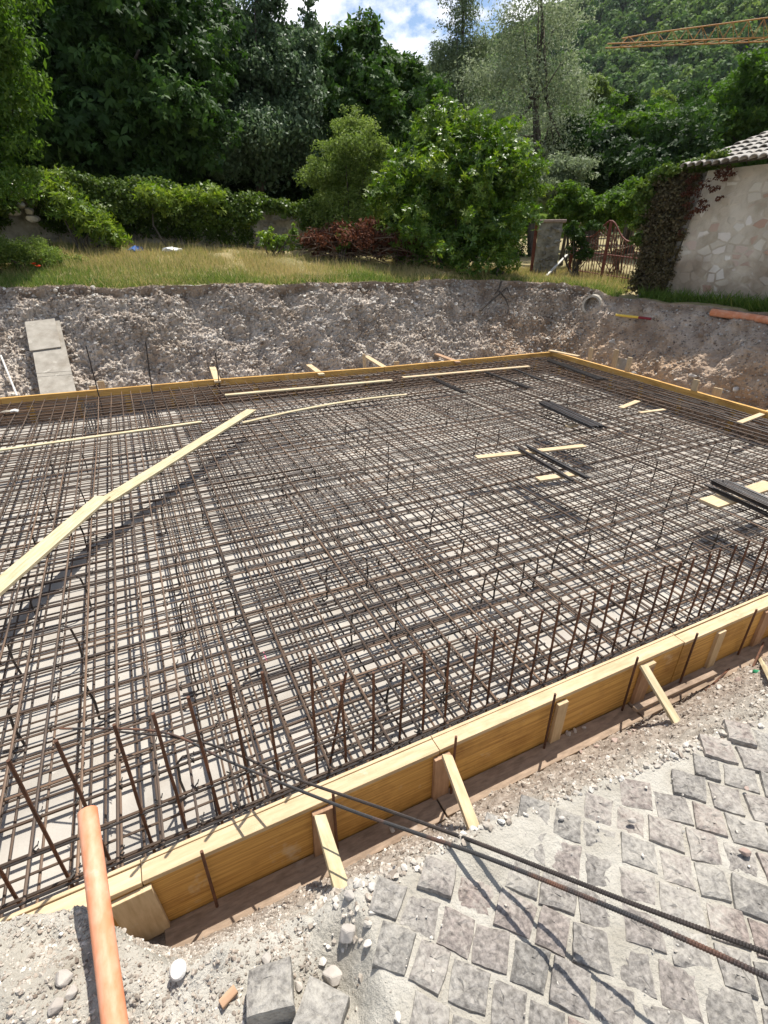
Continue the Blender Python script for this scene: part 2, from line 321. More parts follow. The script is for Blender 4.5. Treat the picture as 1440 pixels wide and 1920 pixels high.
# ---- near bank and paving bed: height field
def near_h(X, Y):
    P = np.stack([X, Y, np.zeros_like(X)], -1)
    e = np.interp(X, [-1.2, -.62, -.46, -.38, -.30, -.2, .05, .4, .95, 1.57, 1.92, 4], [1.16, 1.13, 1.09, 1.02, .90, .80, .80, .74, .70, .64, .62, .60])+.025*vn(P, 9, 3)+.012*vn(P, 30, 4)
    k_ = np.clip((X-.15-.025*vn(P, 14, 6))/.10, 0, 1); zt = 1.235+k_*.103
    zt = zt+k_*.020*np.clip(fbm(P, 3.1, 3, .5, 44)+.05, 0, 1)
    zt = zt+.085*np.exp(-(((X+.56)/.13)**2+((Y-.86)/.13)**2))-.05*np.exp(-(((X+.52)/.08)**2+((Y-1.03)/.10)**2))
    zb = ZB+0*X
    yb = np.interp(X, [-.62, -.45, -.36], [1.50, 1.46, 1.42])
    t = np.clip((Y-e)/(yb-e), 0, 1)
    prof = t**np.interp(X, [-.5, .2, 1, 2], [.9, .9, .8, .72])
    z = zt+(zb-zt)*prof
    lip = np.clip((Y-e)/.04, 0, 1)*(1-np.clip((Y-e)/.35, 0, 1))
    z = z-.05*lip*np.clip((X-.2)/.1, 0, 1)
    bump = .024*fbm(P, 7, 4, .55, 5)+.020*np.abs(vn(P, 30, 9))+.010*vn(P, 70, 2)
    slope = np.clip((Y-e)/.08, 0, 1)*np.clip((1.62-Y)/.1, 0, 1)
    rough = (1-k_)*.8
    z = z+bump*np.maximum(slope, np.maximum(rough, .12))
    # loose heaps in the left mortar bed
    z = z+np.where(X < .22, .035*np.clip(fbm(P, 5, 3, .5, 21), -.2, 1), 0)*np.clip(1-(Y-e)/.2, 0, 1)
    return np.where(Y > yb, np.minimum(z, zb-.01+.006*vn(P, 40, 8)), z)
xs = np.concatenate([np.linspace(-5.8, -1.6, 20), np.arange(-1.59, 3.6, .0125), np.linspace(3.62, 6, 60), np.linspace(6.2, 11.5, 24)])
ys = np.concatenate([np.linspace(-6, -.3, 16), np.arange(-.28, 1.56, .0125)])
XX, YY = np.meshgrid(xs, ys, indexing='ij'); ZZ = near_h(XX, YY)
o = grid('ground', np.stack([XX, YY, ZZ], -1), M['mortar'])
NEARTONE = None
tag(o, 'dusty mortar bed and gravel slope beside the cobbles', 'ground', kind='structure')
near_bvh = BVHTree.FromObject(o, bpy.context.evaluated_depsgraph_get()) if False else None
# material zones: brown soil low on the slope
def zone_mat(m):
    t = m.node_tree; L = t.links.new; b = t.nodes['Principled BSDF']
    g = t.nodes.new('ShaderNodeNewGeometry'); sp = t.nodes.new('ShaderNodeSeparateXYZ'); L(g.outputs['Position'], sp.inputs[0])
    mr = N(t, 'ShaderNodeMapRange'); mr.inputs[1].default_value = .35; mr.inputs[2].default_value = 1.0
    nz = N(t, 'ShaderNodeTexNoise', Scale=5, Detail=5); L(g.outputs['Position'], nz.inputs['Vector'])
    m1 = N(t, 'ShaderNodeMath', _operation='MULTIPLY_ADD'); L(nz.outputs[0], m1.inputs[0]); m1.inputs[1].default_value = .7; L(sp.outputs[2], m1.inputs[2])
    sb = N(t, 'ShaderNodeMath', _operation='SUBTRACT'); L(m1.outputs[0], sb.inputs[0]); sb.inputs[1].default_value = .35
    L(sb.outputs[0], mr.inputs[0])
    old = b.inputs['Base Color'].links[0].from_socket
    n2 = N(t, 'ShaderNodeTexNoise', Scale=22, Detail=8); L(g.outputs['Position'], n2.inputs['Vector'])
    r = t.nodes.new('ShaderNodeValToRGB'); r.color_ramp.elements[0].position = .35; r.color_ramp.elements[1].position = .65
    r.color_ramp.elements[0].color = (.23, .18, .14, 1); r.color_ramp.elements[1].color = (.43, .365, .30, 1); L(n2.outputs[0], r.inputs[0])
    x = N(t, 'ShaderNodeMix', _data_type='RGBA'); L(mr.outputs[0], x.inputs[0]); L(r.outputs[0], x.inputs[6]); L(old, x.inputs[7]); L(x.outputs[2], b.inputs['Base Color'])
zone_mat(M['mortar'])
# ---- bank round the pit: foot line, top line, plateau behind
TOP = [(-6.6, -6, 1.4), (-6.6, 3, 1.6), (-6.5, 9, 1.9), (-5.6, 13.6, 2.1), (-2.6, 14.6, 2.1)]
TOP += [tuple(atz(px, py, z)) for px, py, z in [(300, 536, 2.1), (600, 530, 2.1), (900, 524, 2.05), (1045, 529, 1.97), (1118, 545, 1.86), (1194, 561, 1.74), (1331, 575, 1.74), (1440, 587, 1.74)]]
pr = np.array(TOP[-1]); TOP += [(pr[0]-.1, 3.2, 1.8), (pr[0], -1, 1.6), (pr[0], -6, 1.4)]
FOOT = [(-5.6, -6, 0), (-5.6, 3, 0), (-5.4, 9, 0), (-4.9, 12.0, .05), (-2.4, 12.1, .05), (1.0, 11.95, .05), (4.6, 11.5, .05), (8.3, 11.25, .05), (10.15, 11.0, .05), (10.2, 9.9, .05), (10.15, 8.9, .05), (10.1, 7.5, .05), (10.05, 6.0, .05), (10.1, 3, 0), (10.1, -1, 0), (10.1, -6, 0)]
OUT = [(-60, -30, 2), (-60, 5, 3), (-60, 30, 4), (-40, 60, 5), (-14, 64, 5), (2, 66, 5), (22, 66, 5), (44, 64, 5), (56, 60, 5), (62, 52, 5), (66, 42, 5), (68, 30, 4.5), (70, 22, 4), (70, 10, 3.5), (70, -8, 3), (60, -30, 2)]
def dense(P, n):
    P = np.array(P, float); d = np.r_[0, np.cumsum(np.linalg.norm(np.diff(np.array(TOP, float), axis=0), axis=1))]
    s = np.concatenate([np.linspace(0, d[4], 120, endpoint=False), np.linspace(d[4], d[13], n-180, endpoint=False), np.linspace(d[13], d[-1], 60)]); return np.stack([np.interp(s, d, P[:, k]) for k in range(3)], -1), d, s
NS = 1500
T3, dT, sS = dense(TOP, NS); F3, _, _ = dense(FOOT, NS); O3, _, _ = dense(OUT, NS)
wig = .14*fbm(T3, .9, 4, .55, 31)
T3 = T3.copy(); T3[:, 2] += .05*fbm(T3, 1.6, 3, .5, 40)
outd = T3-F3; outd[:, 2] = 0; outd /= np.linalg.norm(outd, axis=1)[:, None]
T3[:, :2] += outd[:, :2]*wig[:, None]
NT_ = 150; tt = np.linspace(0, 1, NT_)
t2 = tt[None, :, None]
pz = tt**1.0; ph = np.where(tt < .78, tt*.95, .741+(tt-.78)*.75); ph = ph/ph[-1]
B = F3[:, None, :]*(1-ph[None, :, None])+T3[:, None, :]*ph[None, :, None]
B[:, :, 2] = F3[:, None, 2]*(1-pz)[None, :]+T3[:, None, 2]*pz[None, :]
nrm = np.concatenate([-outd[:, :2]*.85, np.full((NS, 1), .5)], 1)[:, None, :]
isright = np.clip((T3[:, 0]-10.2)/.8, 0, 1)*np.clip((11.3-T3[:, 1])/1., 0, 1)
amp = (1-.55*isright)[:, None]
disp = (.20*fbm(B, 1.0, 3, .5, 50)+.075*fbm(B, 3.2, 4, .6, 54)*amp+.03*np.abs(vn(B, 9, 61))*amp+.045*np.abs(vn(B, 19, 66))*amp+.05*vn(B, 31, 67)*amp+.011*R.normal(size=B.shape[:2])*amp+.07*fbm(B*[1, 1, .22], 4.5, 3, .55, 71)*(.5+.5*np.clip(isright, 0, 1))[:, None])*np.minimum(1, np.minimum(tt*6, (1-tt)*14+.12))[None, :]
# undercut under the turf
disp -= .17*np.exp(-((tt-.93)/.035)**2)[None, :]*np.clip(.4+vn(T3, 1.3, 70), 0, 1)[:, None]
B = B+nrm*disp[..., None]
o = grid('earth_bank', B, M['soil'], smooth=False, tone=np.repeat(tt[None, :], NS, 0)); tag(o, 'gravelly grey brown earth bank of the excavation', 'ground', kind='structure')
bank_tree = BVHTree.FromPolygons([Vector(v) for v in B.reshape(-1, 3)], [(i*NT_+j, (i+1)*NT_+j, (i+1)*NT_+j+1, i*NT_+j+1) for i in range(NS-1) for j in range(NT_-1)])
def hit(px, py, default=None):
    d = Vector(ray(px, py)).normalized(); h = bank_tree.ray_cast(Vector(EYE), d)
    if h[0] is None:
        h = bank_tree.find_nearest(Vector(EYE)+d*14)
    return np.array(h[0]), np.array(h[1])
# brown band low on the right bank
def bank_zones(m):
    t = m.node_tree; L = t.links.new; b = t.nodes['Principled BSDF']
    g = t.nodes.new('ShaderNodeNewGeometry'); sp = t.nodes.new('ShaderNodeSeparateXYZ'); L(g.outputs['Position'], sp.inputs[0])
    nz = N(t, 'ShaderNodeTexNoise', Scale=.9, Detail=6); L(g.outputs['Position'], nz.inputs['Vector'])
    a = N(t, 'ShaderNodeMapRange'); a.inputs[1].default_value = 7.6; a.inputs[2].default_value = 9.8; L(sp.outputs[0], a.inputs[0])
    c = N(t, 'ShaderNodeMapRange'); c.inputs[1].default_value = 1.9; c.inputs[2].default_value = .3; L(sp.outputs[2], c.inputs[0])
    k = N(t, 'ShaderNodeMath', _operation='MULTIPLY'); L(a.outputs[0], k.inputs[0]); L(c.outputs[0], k.inputs[1])
    k2 = N(t, 'ShaderNodeMath', _operation='MULTIPLY'); k2.use_clamp = True; L(k.outputs[0], k2.inputs[0]); 
    k3 = N(t, 'ShaderNodeMath', _operation='MULTIPLY'); L(nz.outputs[0], k3.inputs[0]); k3.inputs[1].default_value = 2.1; L(k3.outputs[0], k2.inputs[1])
    old = b.inputs['Base Color'].links[0].from_socket
    x = N(t, 'ShaderNodeMix', _data_type='RGBA', _blend_type='MULTIPLY'); L(k2.outputs[0], x.inputs[0]); L(old, x.inputs[6]); x.inputs[7].default_value = (.88, .72, .57, 1)
    L(x.outputs[2], b.inputs['Base Color'])
bank_zones(M['soil'])
def topsoil(m):
    t = m.node_tree; L = t.links.new; b = t.nodes['Principled BSDF']; old = b.inputs['Base Color'].links[0].from_socket
    a = t.nodes.new('ShaderNodeAttribute'); a.attribute_name = 'tone'; g = t.nodes.new('ShaderNodeNewGeometry')
    n = N(t, 'ShaderNodeTexNoise', Scale=1.6, Detail=6); L(g.outputs['Position'], n.inputs['Vector'])
    k = N(t, 'ShaderNodeMath', _operation='MULTIPLY_ADD'); L(n.outputs[0], k.inputs[0]); k.inputs[1].default_value = .42; L(a.outputs['Fac'], k.inputs[2])
    r = N(t, 'ShaderNodeMapRange'); r.inputs[1].default_value = 1.03; r.inputs[2].default_value = 1.16; r.inputs[4].default_value = .75; L(k.outputs[0], r.inputs[0])
    x = N(t, 'ShaderNodeMix', _data_type='RGBA', _blend_type='MULTIPLY'); L(r.outputs[0], x.inputs[0]); L(old, x.inputs[6]); x.inputs[7].default_value = (.50, .42, .35, 1); old = x.outputs[2]
    n2 = N(t, 'ShaderNodeTexNoise', Scale=.75, Detail=9, Roughness=.7); mp_ = N(t, 'ShaderNodeMapping'); mp_.inputs['Scale'].default_value = (1, 1, 2.2); L(g.outputs['Position'], mp_.inputs[0]); L(mp_.outputs[0], n2.inputs['Vector'])
    r2 = N(t, 'ShaderNodeMapRange'); r2.inputs[1].default_value = .50; r2.inputs[2].default_value = .68; r2.inputs[4].default_value = .8; L(n2.outputs[0], r2.inputs[0])
    x = N(t, 'ShaderNodeMix', _data_type='RGBA', _blend_type='MULTIPLY'); L(r2.outputs[0], x.inputs[0]); L(old, x.inputs[6]); x.inputs[7].default_value = (.76, .69, .61, 1); L(x.outputs[2], b.inputs['Base Color'])
topsoil(M['soil'])
# ---- plateau
tp = np.array([0, .02, .05, .09, .14, .2, .28, .4, .55, .75, 1.2, 2, 4, 8, 16, 30, 1e9])
def rise(X, Y, d):
    k = np.interp(X, [-3, 2, 6, 10, 12], [.155, .155, .12, .05, .015])
    return k*np.minimum(d, 4.6)+.035*np.clip(d-4.6, 0, None)
L3 = np.linalg.norm((O3-T3)[:, :2], axis=1)
rows = []
dd = np.concatenate([np.linspace(0, 5, 36), [5.5, 6.2, 7, 8, 9.5, 11, 13, 16, 20, 26, 34, 44, 56]])
for d in dd:
    w = np.minimum(d/L3, 1)[:, None]; p = T3*(1-w)+O3*w
    ex = min(d/5, 1); dirp = outd*(1-ex)+((O3-T3)/L3[:, None])*ex; dirp[:, 2] = 0
    p = T3+dirp*d; p[:, 2] = T3[:, 2]+rise(p[:, 0], p[:, 1], d)+.05*min(1, d*3)*vn(p*[1, 1, 0], 1.3, 80)
    rows.append(p)
P = np.stack(rows, 1)
o = grid('meadow', P, M['meadow']); tag(o, 'dry grassy ground behind the pit edge', 'ground', kind='structure')
PLAT = P
plat_tree = BVHTree.FromPolygons([Vector(v) for v in P.reshape(-1, 3)], [(i*len(dd)+j, (i+1)*len(dd)+j, (i+1)*len(dd)+j+1, i*len(dd)+j+1) for i in range(NS-1) for j in range(len(dd)-1)])
def gz(x, y, default=2.2):
    h = plat_tree.ray_cast(Vector((x, y, 60)), Vector((0, 0, -1))); return h[0].z if h[0] is not None else default
def onplat(px, py):
    d = Vector(ray(px, py)).normalized(); h = plat_tree.ray_cast(Vector(EYE), d); return np.array(h[0]) if h[0] is not None else None
def gbase(px, D):
    d = ray(px, 470); k = D/math.hypot(d[0], d[1]); x, y = d[0]*k, d[1]*k
    return np.array([x, y, gz(x, y)])

# ================================================================== COBBLES (one paving surface)
def edge_y(x): return float(np.interp(x, [.15, .3, .4, .95, 1.57, 1.92, 4], [.50, .66, .70, .68, .60, .58, .52]))
rng = random.Random(5)
def stone(mb, cx, cy, z, a, b, ang, tilt=(0, 0), tone=.3, depth=.10, r=rng):
    ca, sa = math.cos(ang), math.sin(ang); n = 20; V = []
    cor = [(-a/2, -b/2), (a/2, -b/2), (a/2, b/2), (-a/2, b/2)]
    cor = [(x+r.uniform(-.05, .05)*a, y+r.uniform(-.05, .05)*b) for x, y in cor]
    ring = []
    for k in range(4):
        p, q = cor[k], cor[(k+1) % 4]; bow = r.uniform(-.03, .03)
        for i in range(5):
            f = i/5; x = p[0]+(q[0]-p[0])*f; y = p[1]+(q[1]-p[1])*f
            nx, ny = (q[1]-p[1]), -(q[0]-p[0]); w = bow*math.sin(math.pi*f)+r.uniform(-.012, .012)
            ring.append((x+nx*w, y+ny*w))
    def put(s, zz, j):
        for x, y in ring:
            X, Y = x*s, y*s; h = zz+r.uniform(-j, j)+tilt[0]*X+tilt[1]*Y
            V.append((cx+X*ca-Y*sa, cy+X*sa+Y*ca, z+h))
    put(.96, -depth, .0); put(1.0, -.014, .003); put(.965, -.003, .002); put(.72, .002, .0025); put(.35, .003, .003)
    f = []
    for L in range(4): f += [(L*n+i, L*n+(i+1) % n, (L+1)*n+(i+1) % n, (L+1)*n+i) for i in range(n)]
    f.append(tuple(range(4*n, 5*n)))
    mb.add(V, f, tone)
cb_ = MB(); u = np.array([.707, -.707]); w = np.array([-.707, -.707])
loose = []
for i in range(-8, 44):
    off = rng.uniform(0, .1); s = -3.5+off
    while s < 4.2:
        a = rng.uniform(.078, .108); p = np.array([1.0, .55])+u*(s+a/2)+w*(i*.101-1.6)
        arc = .05*math.sin(s*1.6); p = p+w*arc
        s += a+rng.uniform(.006, .012)
        ey = edge_y(p[0])
        if p[0] < .16+max(0, .45-p[1])*.0 or p[0] > 6 or p[1] < -1.2: continue
        if p[1] > ey-.03+rng.uniform(-.03, .05): continue
        if p[0] < .26 and p[1] > .30+rng.uniform(-.05, .05): continue
        tn = rng.choice([.0, .12, .25, .35, .42, .5, .62, .75, .9]) if rng.random() < .8 else rng.uniform(.5, 1)
        near_edge = p[1] > ey-.14
        stone(cb_, p[0], p[1], 1.350+rng.uniform(-.006, .005)+(rng.uniform(-.008, .008) if near_edge else 0), a, rng.uniform(.089, .098), math.atan2(u[1], u[0])+rng.uniform(-.07, .07)+arc, (rng.uniform(-.05, .05), rng.uniform(-.05, .05)), tn)
o = cb_.build('cobbled_pavement', M['cobble']); tag(o, 'grey and purple porphyry cobbles bedded in mortar', 'pavement', kind='structure')

# ================================================================== STONES, GRAVEL
def hull(n, r, sx=1, sy=1, sz=.7, seed=0):
    q = random.Random(seed); bm = bmesh.new()
    for _ in range(n):
        v = Vector((q.gauss(0, 1), q.gauss(0, 1), q.gauss(0, 1))).normalized()*r*q.uniform(.8, 1.05); bm.verts.new((v.x*sx, v.y*sy, v.z*sz))
    res = bmesh.ops.convex_hull(bm, input=bm.verts[:])
    bmesh.ops.delete(bm, geom=[g for g in res['geom_interior'] if isinstance(g, bmesh.types.BMVert)], context='VERTS')
    bm.verts.index_update()
    V = np.array([v.co[:] for v in bm.verts]); f = [tuple(v.index for v in p.verts) for p in bm.faces]; bm.free(); return V, f
HULL = [hull(14 if k % 2 else 20, 1., 1, random.Random(k).uniform(.6, 1), random.Random(k+50).uniform(.45, .8), k) for k in range(14)]
def rotz(V, a, tl=0, ax=0):
    Rm = np.array(Matrix.Rotation(a, 3, 'Z') @ Matrix.Rotation(tl, 3, 'X')); return V@Rm.T
def scatter(name, pts, label, m, cat='gravel'):
    q = np.random.default_rng(len(pts)); out, tn = [], []
    P = np.array([p for p, r, t in pts], float); Rr = np.array([r for p, r, t in pts]); Tn = np.array([t for p, r, t in pts]); ki = q.integers(14, size=len(pts))
    for k in range(14):
        sel = np.where(ki == k)[0]; V, f = HULL[k]; tri = V[np.array([a[:3] for a in f])].reshape(-1, 3)
        a = q.uniform(0, 6.283, len(sel)); b = q.uniform(-.9, .9, len(sel)); X = tri[None]
        y = X[..., 1]*np.cos(b)[:, None]-X[..., 2]*np.sin(b)[:, None]; z = X[..., 1]*np.sin(b)[:, None]+X[..., 2]*np.cos(b)[:, None]; x = X[..., 0]+0*y
        W_ = np.stack([x*np.cos(a)[:, None]-y*np.sin(a)[:, None], x*np.sin(a)[:, None]+y*np.cos(a)[:, None], z], -1)*Rr[sel][:, None, None]+P[sel][:, None, :]
        out.append(W_.reshape(-1, 3)); tn.append(np.repeat(Tn[sel], len(tri)))
    o = meshobj(name, fastmesh(name, np.concatenate(out), 3, np.concatenate(tn), m)); o['kind'] = 'stuff'; o['label'] = label; o['category'] = cat; return o
near_tree = BVHTree.FromPolygons([Vector(v) for v in np.stack([XX, YY, ZZ], -1).reshape(-1, 3)], [(i*len(ys)+j, (i+1)*len(ys)+j, (i+1)*len(ys)+j+1, i*len(ys)+j+1) for i in range(len(xs)-1) for j in range(len(ys)-1)])
def nh(x, y):
    h = near_tree.ray_cast(Vector((x, y, 5)), Vector((0, 0, -1))); return h[0].z if h[0] is not None else 0.
pts = []
rr = random.Random(3)
while len(pts) < 15000:
    x = rr.uniform(-1.3, 4.2); y = rr.uniform(.15, 1.44)
    if x > 1.6 and rr.random() < .45: continue
    if x > .26 and y < edge_y(x)+.01: continue
    if x < .26 and y < edge_y(max(x, .3))-.02 and rr.random() < .6: continue
    dens = .5+.6*mnoise.noise((x*5, y*6, 1))
    if rr.random() > dens+.12: continue
    r = .0032+.013*rr.random()**3.0; z = nh(x, y)
    if x < .2: r *= .62
    if .0 < x < .26 and y < .82 and rr.random() < .6: continue
    lo = z < .65
    pts.append(((x, y, z+r*.25), r, min(1, max(0, rr.gauss(.38 if lo else .62, .22)))))
while len(pts) < 26000:
    x = rr.uniform(-1.1, .12); y = rr.uniform(.55, 1.3)
    if rr.random() > .55+.5*mnoise.noise((x*6, y*6, 4)): continue
    r = .0022+.0055*rr.random()**2.5; pts.append(((x, y, nh(x, y)+r*.2), r, min(1, max(0, rr.gauss(.5, .2)))))
while len(pts) < 28200:
    x = rr.uniform(.1, 3.6); ey = edge_y(max(x, .3)); y = ey+abs(rr.gauss(.02, .17))
    if y > 1.3 or x < .28 and rr.random() < .6: continue
    r = .004+.015*rr.random()**3.2; pts.append(((x, y, nh(x, y)+r*.3), r, min(1, max(0, rr.gauss(.7, .2)))))
scatter('gravel', pts, 'crushed pale gravel and crumbs on the slope below the cobbles', M['gravel'])
# crumbs lying on the cobbles
pts = []
for _ in range(420):
    x = rr.uniform(.1, 2.6); y = rr.uniform(-.5, .62)
    if y > edge_y(x)-.02: continue
    r = .0022+.005*rr.random()**3; pts.append(((x, y, 1.352+r*.2), r, rr.uniform(.7, 1)))
scatter('mortar_crumbs', pts, 'white crumbs of mortar scattered over the cobbles', M['gravel'], 'crumbs')
# bank stones as a mass
pts = []
for _ in range(24000):
    i = rr.randrange(120, NS-40); j = int(rr.random()**.8*(NT_-4))+1; p = B[i, min(j, NT_-2)]
    if p[0] < -4.5 or p[1] < 2.5: continue
    rt_ = isright[i]
    r = (.010+.055*rr.random()**4.2)*(1-.35*rt_); pts.append((p+np.array([0, 0, .0]), r, min(1, max(0, rr.gauss(.52, .28)-.12*rt_))))
scatter('bank_rubble', pts, 'small pale stones bedded in the gravelly earth bank', M['gravel'], 'rubble')
pts = []
for _ in range(900):
    i = rr.randrange(NS); p = F3[i]-outd[i]*rr.uniform(-.1, .45)
    if p[1] < 2.5: continue
    r = .012+.035*rr.random()**3; pts.append((np.array([p[0], p[1], .01+r*.3]), r, min(1, max(0, rr.gauss(.5, .22)))))
scatter('fallen_gravel', pts, 'loose gravel fallen at the foot of the earth bank', M['gravel'])
# bigger stones as things
def rock(p, r, m, name, label, cat, group, k=None, sc=(1, 1, 1), tl=None):
    V, f = HULL[k if k is not None else random.randrange(14)]; mb = MB()
    mb.add(rotz(V*np.array(sc), random.uniform(0, 6.3), random.uniform(-.5, .5) if tl is None else tl)*r, f)
    mb.v = [v+np.array(p) for v in mb.v]
    o = mb.build(name, m, loc=p, bevel=r*.06); return tag(o, label, cat, group)
def hit_near(px, py):
    h = near_tree.ray_cast(Vector(EYE), Vector(ray(px, py)).normalized())
    return np.array(h[0] if h[0] is not None else near_tree.find_nearest(Vector(atz(px, py, .12)))[0])
for k, (px, py, s, m) in enumerate([(1125, 1345, 15, 'pinkrock'), (1155, 1390, 14, 'pinkrock'), (1180, 1375, 10, 'pinkrock'), (1290, 1300, 18, 'pinkrock'), (1320, 1285, 16, 'rock'), (1262, 1330, 12, 'pinkrock'),
        (1310, 1310, 11, 'rock'), (1350, 1290, 14, 'rock'), (1385, 1275, 16, 'pinkrock'), (1230, 1310, 12, 'pinkrock'), (1190, 1370, 9, 'pinkrock'), (1410, 1262, 12, 'rock'),
        (1120, 1400, 12, 'pinkrock'), (1140, 1420, 10, 'rock'), (1090, 1410, 9, 'pinkrock'), (1250, 1360, 9, 'rock'), (1210, 1395, 8, 'rock'), (1165, 1350, 9, 'pinkrock')]):
    p = hit_near(px, py); rock(p, s/960*2.2, M[m], 'rubble_stone', 'angular pinkish grey rubble stone on the slope beside the ledge board', 'stone', 'rubble stones along the ledge')
for k, (px, py, s, lab) in enumerate([(655, 1750, 26, 'chunky white mortar lump with pink underside, left of the cobble edge'), (625, 1830, 24, 'broken white lump casting a black shadow between two loosened cobbles'), (605, 1805, 12, None), (120, 1835, 20, 'pale flat lump beside the orange pipe foot'),
        (105, 1890, 15, 'small rounded lump at the lower corner beside the orange pipe'), (135, 1862, 14, None), (560, 1850, 12, None), (690, 1770, 12, None), (720, 1790, 11, None), (735, 1680, 16, 'pink topped mortar lump by the outermost cobble'), (575, 1700, 10, None), (700, 1665, 12, None), (655, 1680, 14, None), (630, 1690, 12, None), (590, 1705, 13, None), (500, 1800, 12, None), (430, 1730, 9, None), (470, 1745, 9, None)]):
    p = hit_near(px, py); rock(p+np.array([0, 0, .004]), s/960*1.35, M['rock'], 'mortar_lump', lab or 'small pale mortar lump on the crumbly bed beside the cobbles', 'rubble', None if lab else 'mortar lumps beside the cobbles')
for px, py, s, lab in [(1185, 1538, 11, 'white pebble lying on a cobble in the second row from the broken edge'), (1397, 1597, 14, 'reddish stone with a white streak lying on the cobbles'), (1053, 1534, 8, 'small pinkish white pebble on the outermost cobble corner'), (1205, 1604, 5, 'tiny white pebble in a joint between the cobbles'), (1400, 1478, 7, 'brown pebble on a cobble near the right hand frame edge')]:
    rock(atz(px, py, 1.362), s/960*1.5, M['pinkrock' if 'red' in lab or 'brown' in lab else 'rock'], 'pebble', lab, 'pebble', None, sc=(1, .8, .8))
# bank boulders
for px, py, s, lab in [(175, 540, 9, 'rounded grey stone at the top of the bank'), (104, 590, 9, 'white stone on the bank above the leaning board'), (32, 600, 7, 'orange tinted stone on the bank left of the leaning board'), (918, 598, 13, 'flat white rock jutting from the bank below the laurel bush'), (515, 575, 10, None), (540, 580, 9, None), (600, 600, 9, None), (700, 560, 9, None), (740, 560, 9, None), (762, 562, 9, None), (780, 572, 9, None), (755, 575, 8, None), (735, 575, 8, None), (560, 690, 12, None), (525, 680, 10, None), (590, 660, 9, None), (290, 590, 8, None), (310, 582, 7, None), (60, 640, 9, None), (1190, 700, 9, None), (1300, 705, 10, None), (1150, 640, 10, None), (1380, 730, 9, None), (680, 650, 10, None), (450, 640, 9, None), (385, 640, 9, None), (1240, 720, 9, None), (1010, 655, 9, None), (230, 650, 9, None), (160, 690, 9, None)]:
    p, n = hit(px, py)
    if p is None: continue
    rock(p, s/960*13*.85, M['rock'], 'bank_stone', lab or 'pale stone half bedded in the gravelly bank', 'stone', None if lab else 'stones in the bank', sc=(1, .8, .8))

# loosened cobbles at the broken edge
for (x, y, z, a, b, ang, tl, tn, lab) in [(*atz(505, 1850, 1.33)[:2], 1.335, .115, .105, -.25, (.10, -.18), .12, 'loosened grey cobblestone standing clear at the broken paving edge'), (*atz(605, 1893, 1.31)[:2], 1.315, .105, .10, -.75, (-.15, -.1), .05, 'tilted dark cobblestone beside the standing loosened one')]:
    mb = MB(); stone(mb, x, y, z, a, b, ang, tl, tn); o = mb.build('loose_cobblestone', M['cobble'], loc=(x, y, z)); tag(o, lab, 'cobblestone')

# ================================================================== FORMWORK
def plank(name, p0, p1, w, th, m, label, cat, group=None, upv=(0, 0, 1), bend=0, parent=None, bevel=.0015, n=1):
    p0 = np.array(p0, float); p1 = np.array(p1, float); L = np.linalg.norm(p1-p0); ux = (p1-p0)/L
    uz = np.array(upv, float); uz = uz-ux*(uz@ux); uz /= np.linalg.norm(uz); uy = np.cross(uz, ux)
    mid = (p0+p1)/2; mb = MB(); k = 9 if bend else 2
    V = []
    for i in range(k):
        f = i/(k-1); b = bend*4*f*(1-f)
        for sy, sz in ((-1, -1), (1, -1), (1, 1), (-1, 1)): V.append((L*(f-.5), sy*w/2, sz*th/2+b))
    fc = [(i*4+j, i*4+(j+1) % 4, i*4+4+(j+1) % 4, i*4+4+j) for i in range(k-1) for j in range(4)]+[(3, 2, 1, 0), tuple(range(4*k-4, 4*k))]
    mb.add(V, fc)
    o = mb.build(name, m, loc=(0, 0, 0), bevel=bevel)
    Rm = Matrix((ux, uy, uz)).transposed().to_4x4(); Rm.translation = Vector(mid)
    if parent is not None:
        po = Vector(parent['_o']); Rm.translation -= po; o.parent = parent
    o.matrix_local = Rm
    if label or cat: tag(o, label, cat, group)
    return o
fr = thing('formwork_wall', 'long yellow formwork wall with pale top rail along the near side of the steel', 'formwork', (2.6, BY, .1))
XL, XR = -4.2, 9.05
segs = [-4.2, -2.25, -.42, 1.08, 3.05, 5.05, 7.05, XR]
for i in range(7):
    a, b = segs[i]+.002, segs[i+1]-.002; jy = random.uniform(-.004, .004)
    plank('panel', (a, BY+.0135+jy, .287), (b, BY+.0135+jy+random.uniform(-.003, .003), .287), .027, .372, M['yellow'], None, None, parent=fr)
    plank('top_rail', (a, BY+.038+jy, .488), (b, BY+.038+jy, .488), .08, .028, M['pale'], None, None, parent=fr)
    plank('inner_board', (a, BY+.091, .252), (b, BY+.091, .252), .018, .51, M['pale'], None, None, parent=fr)
CLEAT = [(1, (262, 1700), .17, M['pale']), (2, (603, 1545), .11, M['brownwood']), (3, (828, 1440), .10, M['brownwood']), (4, (1048, 1340), .08, M['pale']), (5, (1208, 1265), .11, M['brownwood']), (6, (1345, 1205), .08, M['pale']), (7, (1432, 1165), .10, M['brownwood'])]
for k, (px, py), w_, m in CLEAT:
    x = aty(px, py, BY-.01)[0]
    plank('cleat', (x, BY-.014, ZB+.005), (x+random.uniform(-.015, .015), BY-.014, .465), w_, .025, m, None, None, parent=fr, upv=(0, -1, 0))
    if k in (2, 3, 5):
        plank('cap_block', (x-.06, BY-.005, .452), (x+.06, BY-.005, .452), .05, .03, M['pale'], None, None, parent=fr) if k == 5 else None
for px, py in [(5.4, 0), (6.6, 0), (7.9, 0), (-1.6, 0), (-2.9, 0)]:
    plank('cleat', (px, BY-.014, ZB+.005), (px, BY-.014, .465), .1, .025, M['brownwood'], None, None, parent=fr, upv=(0, -1, 0))
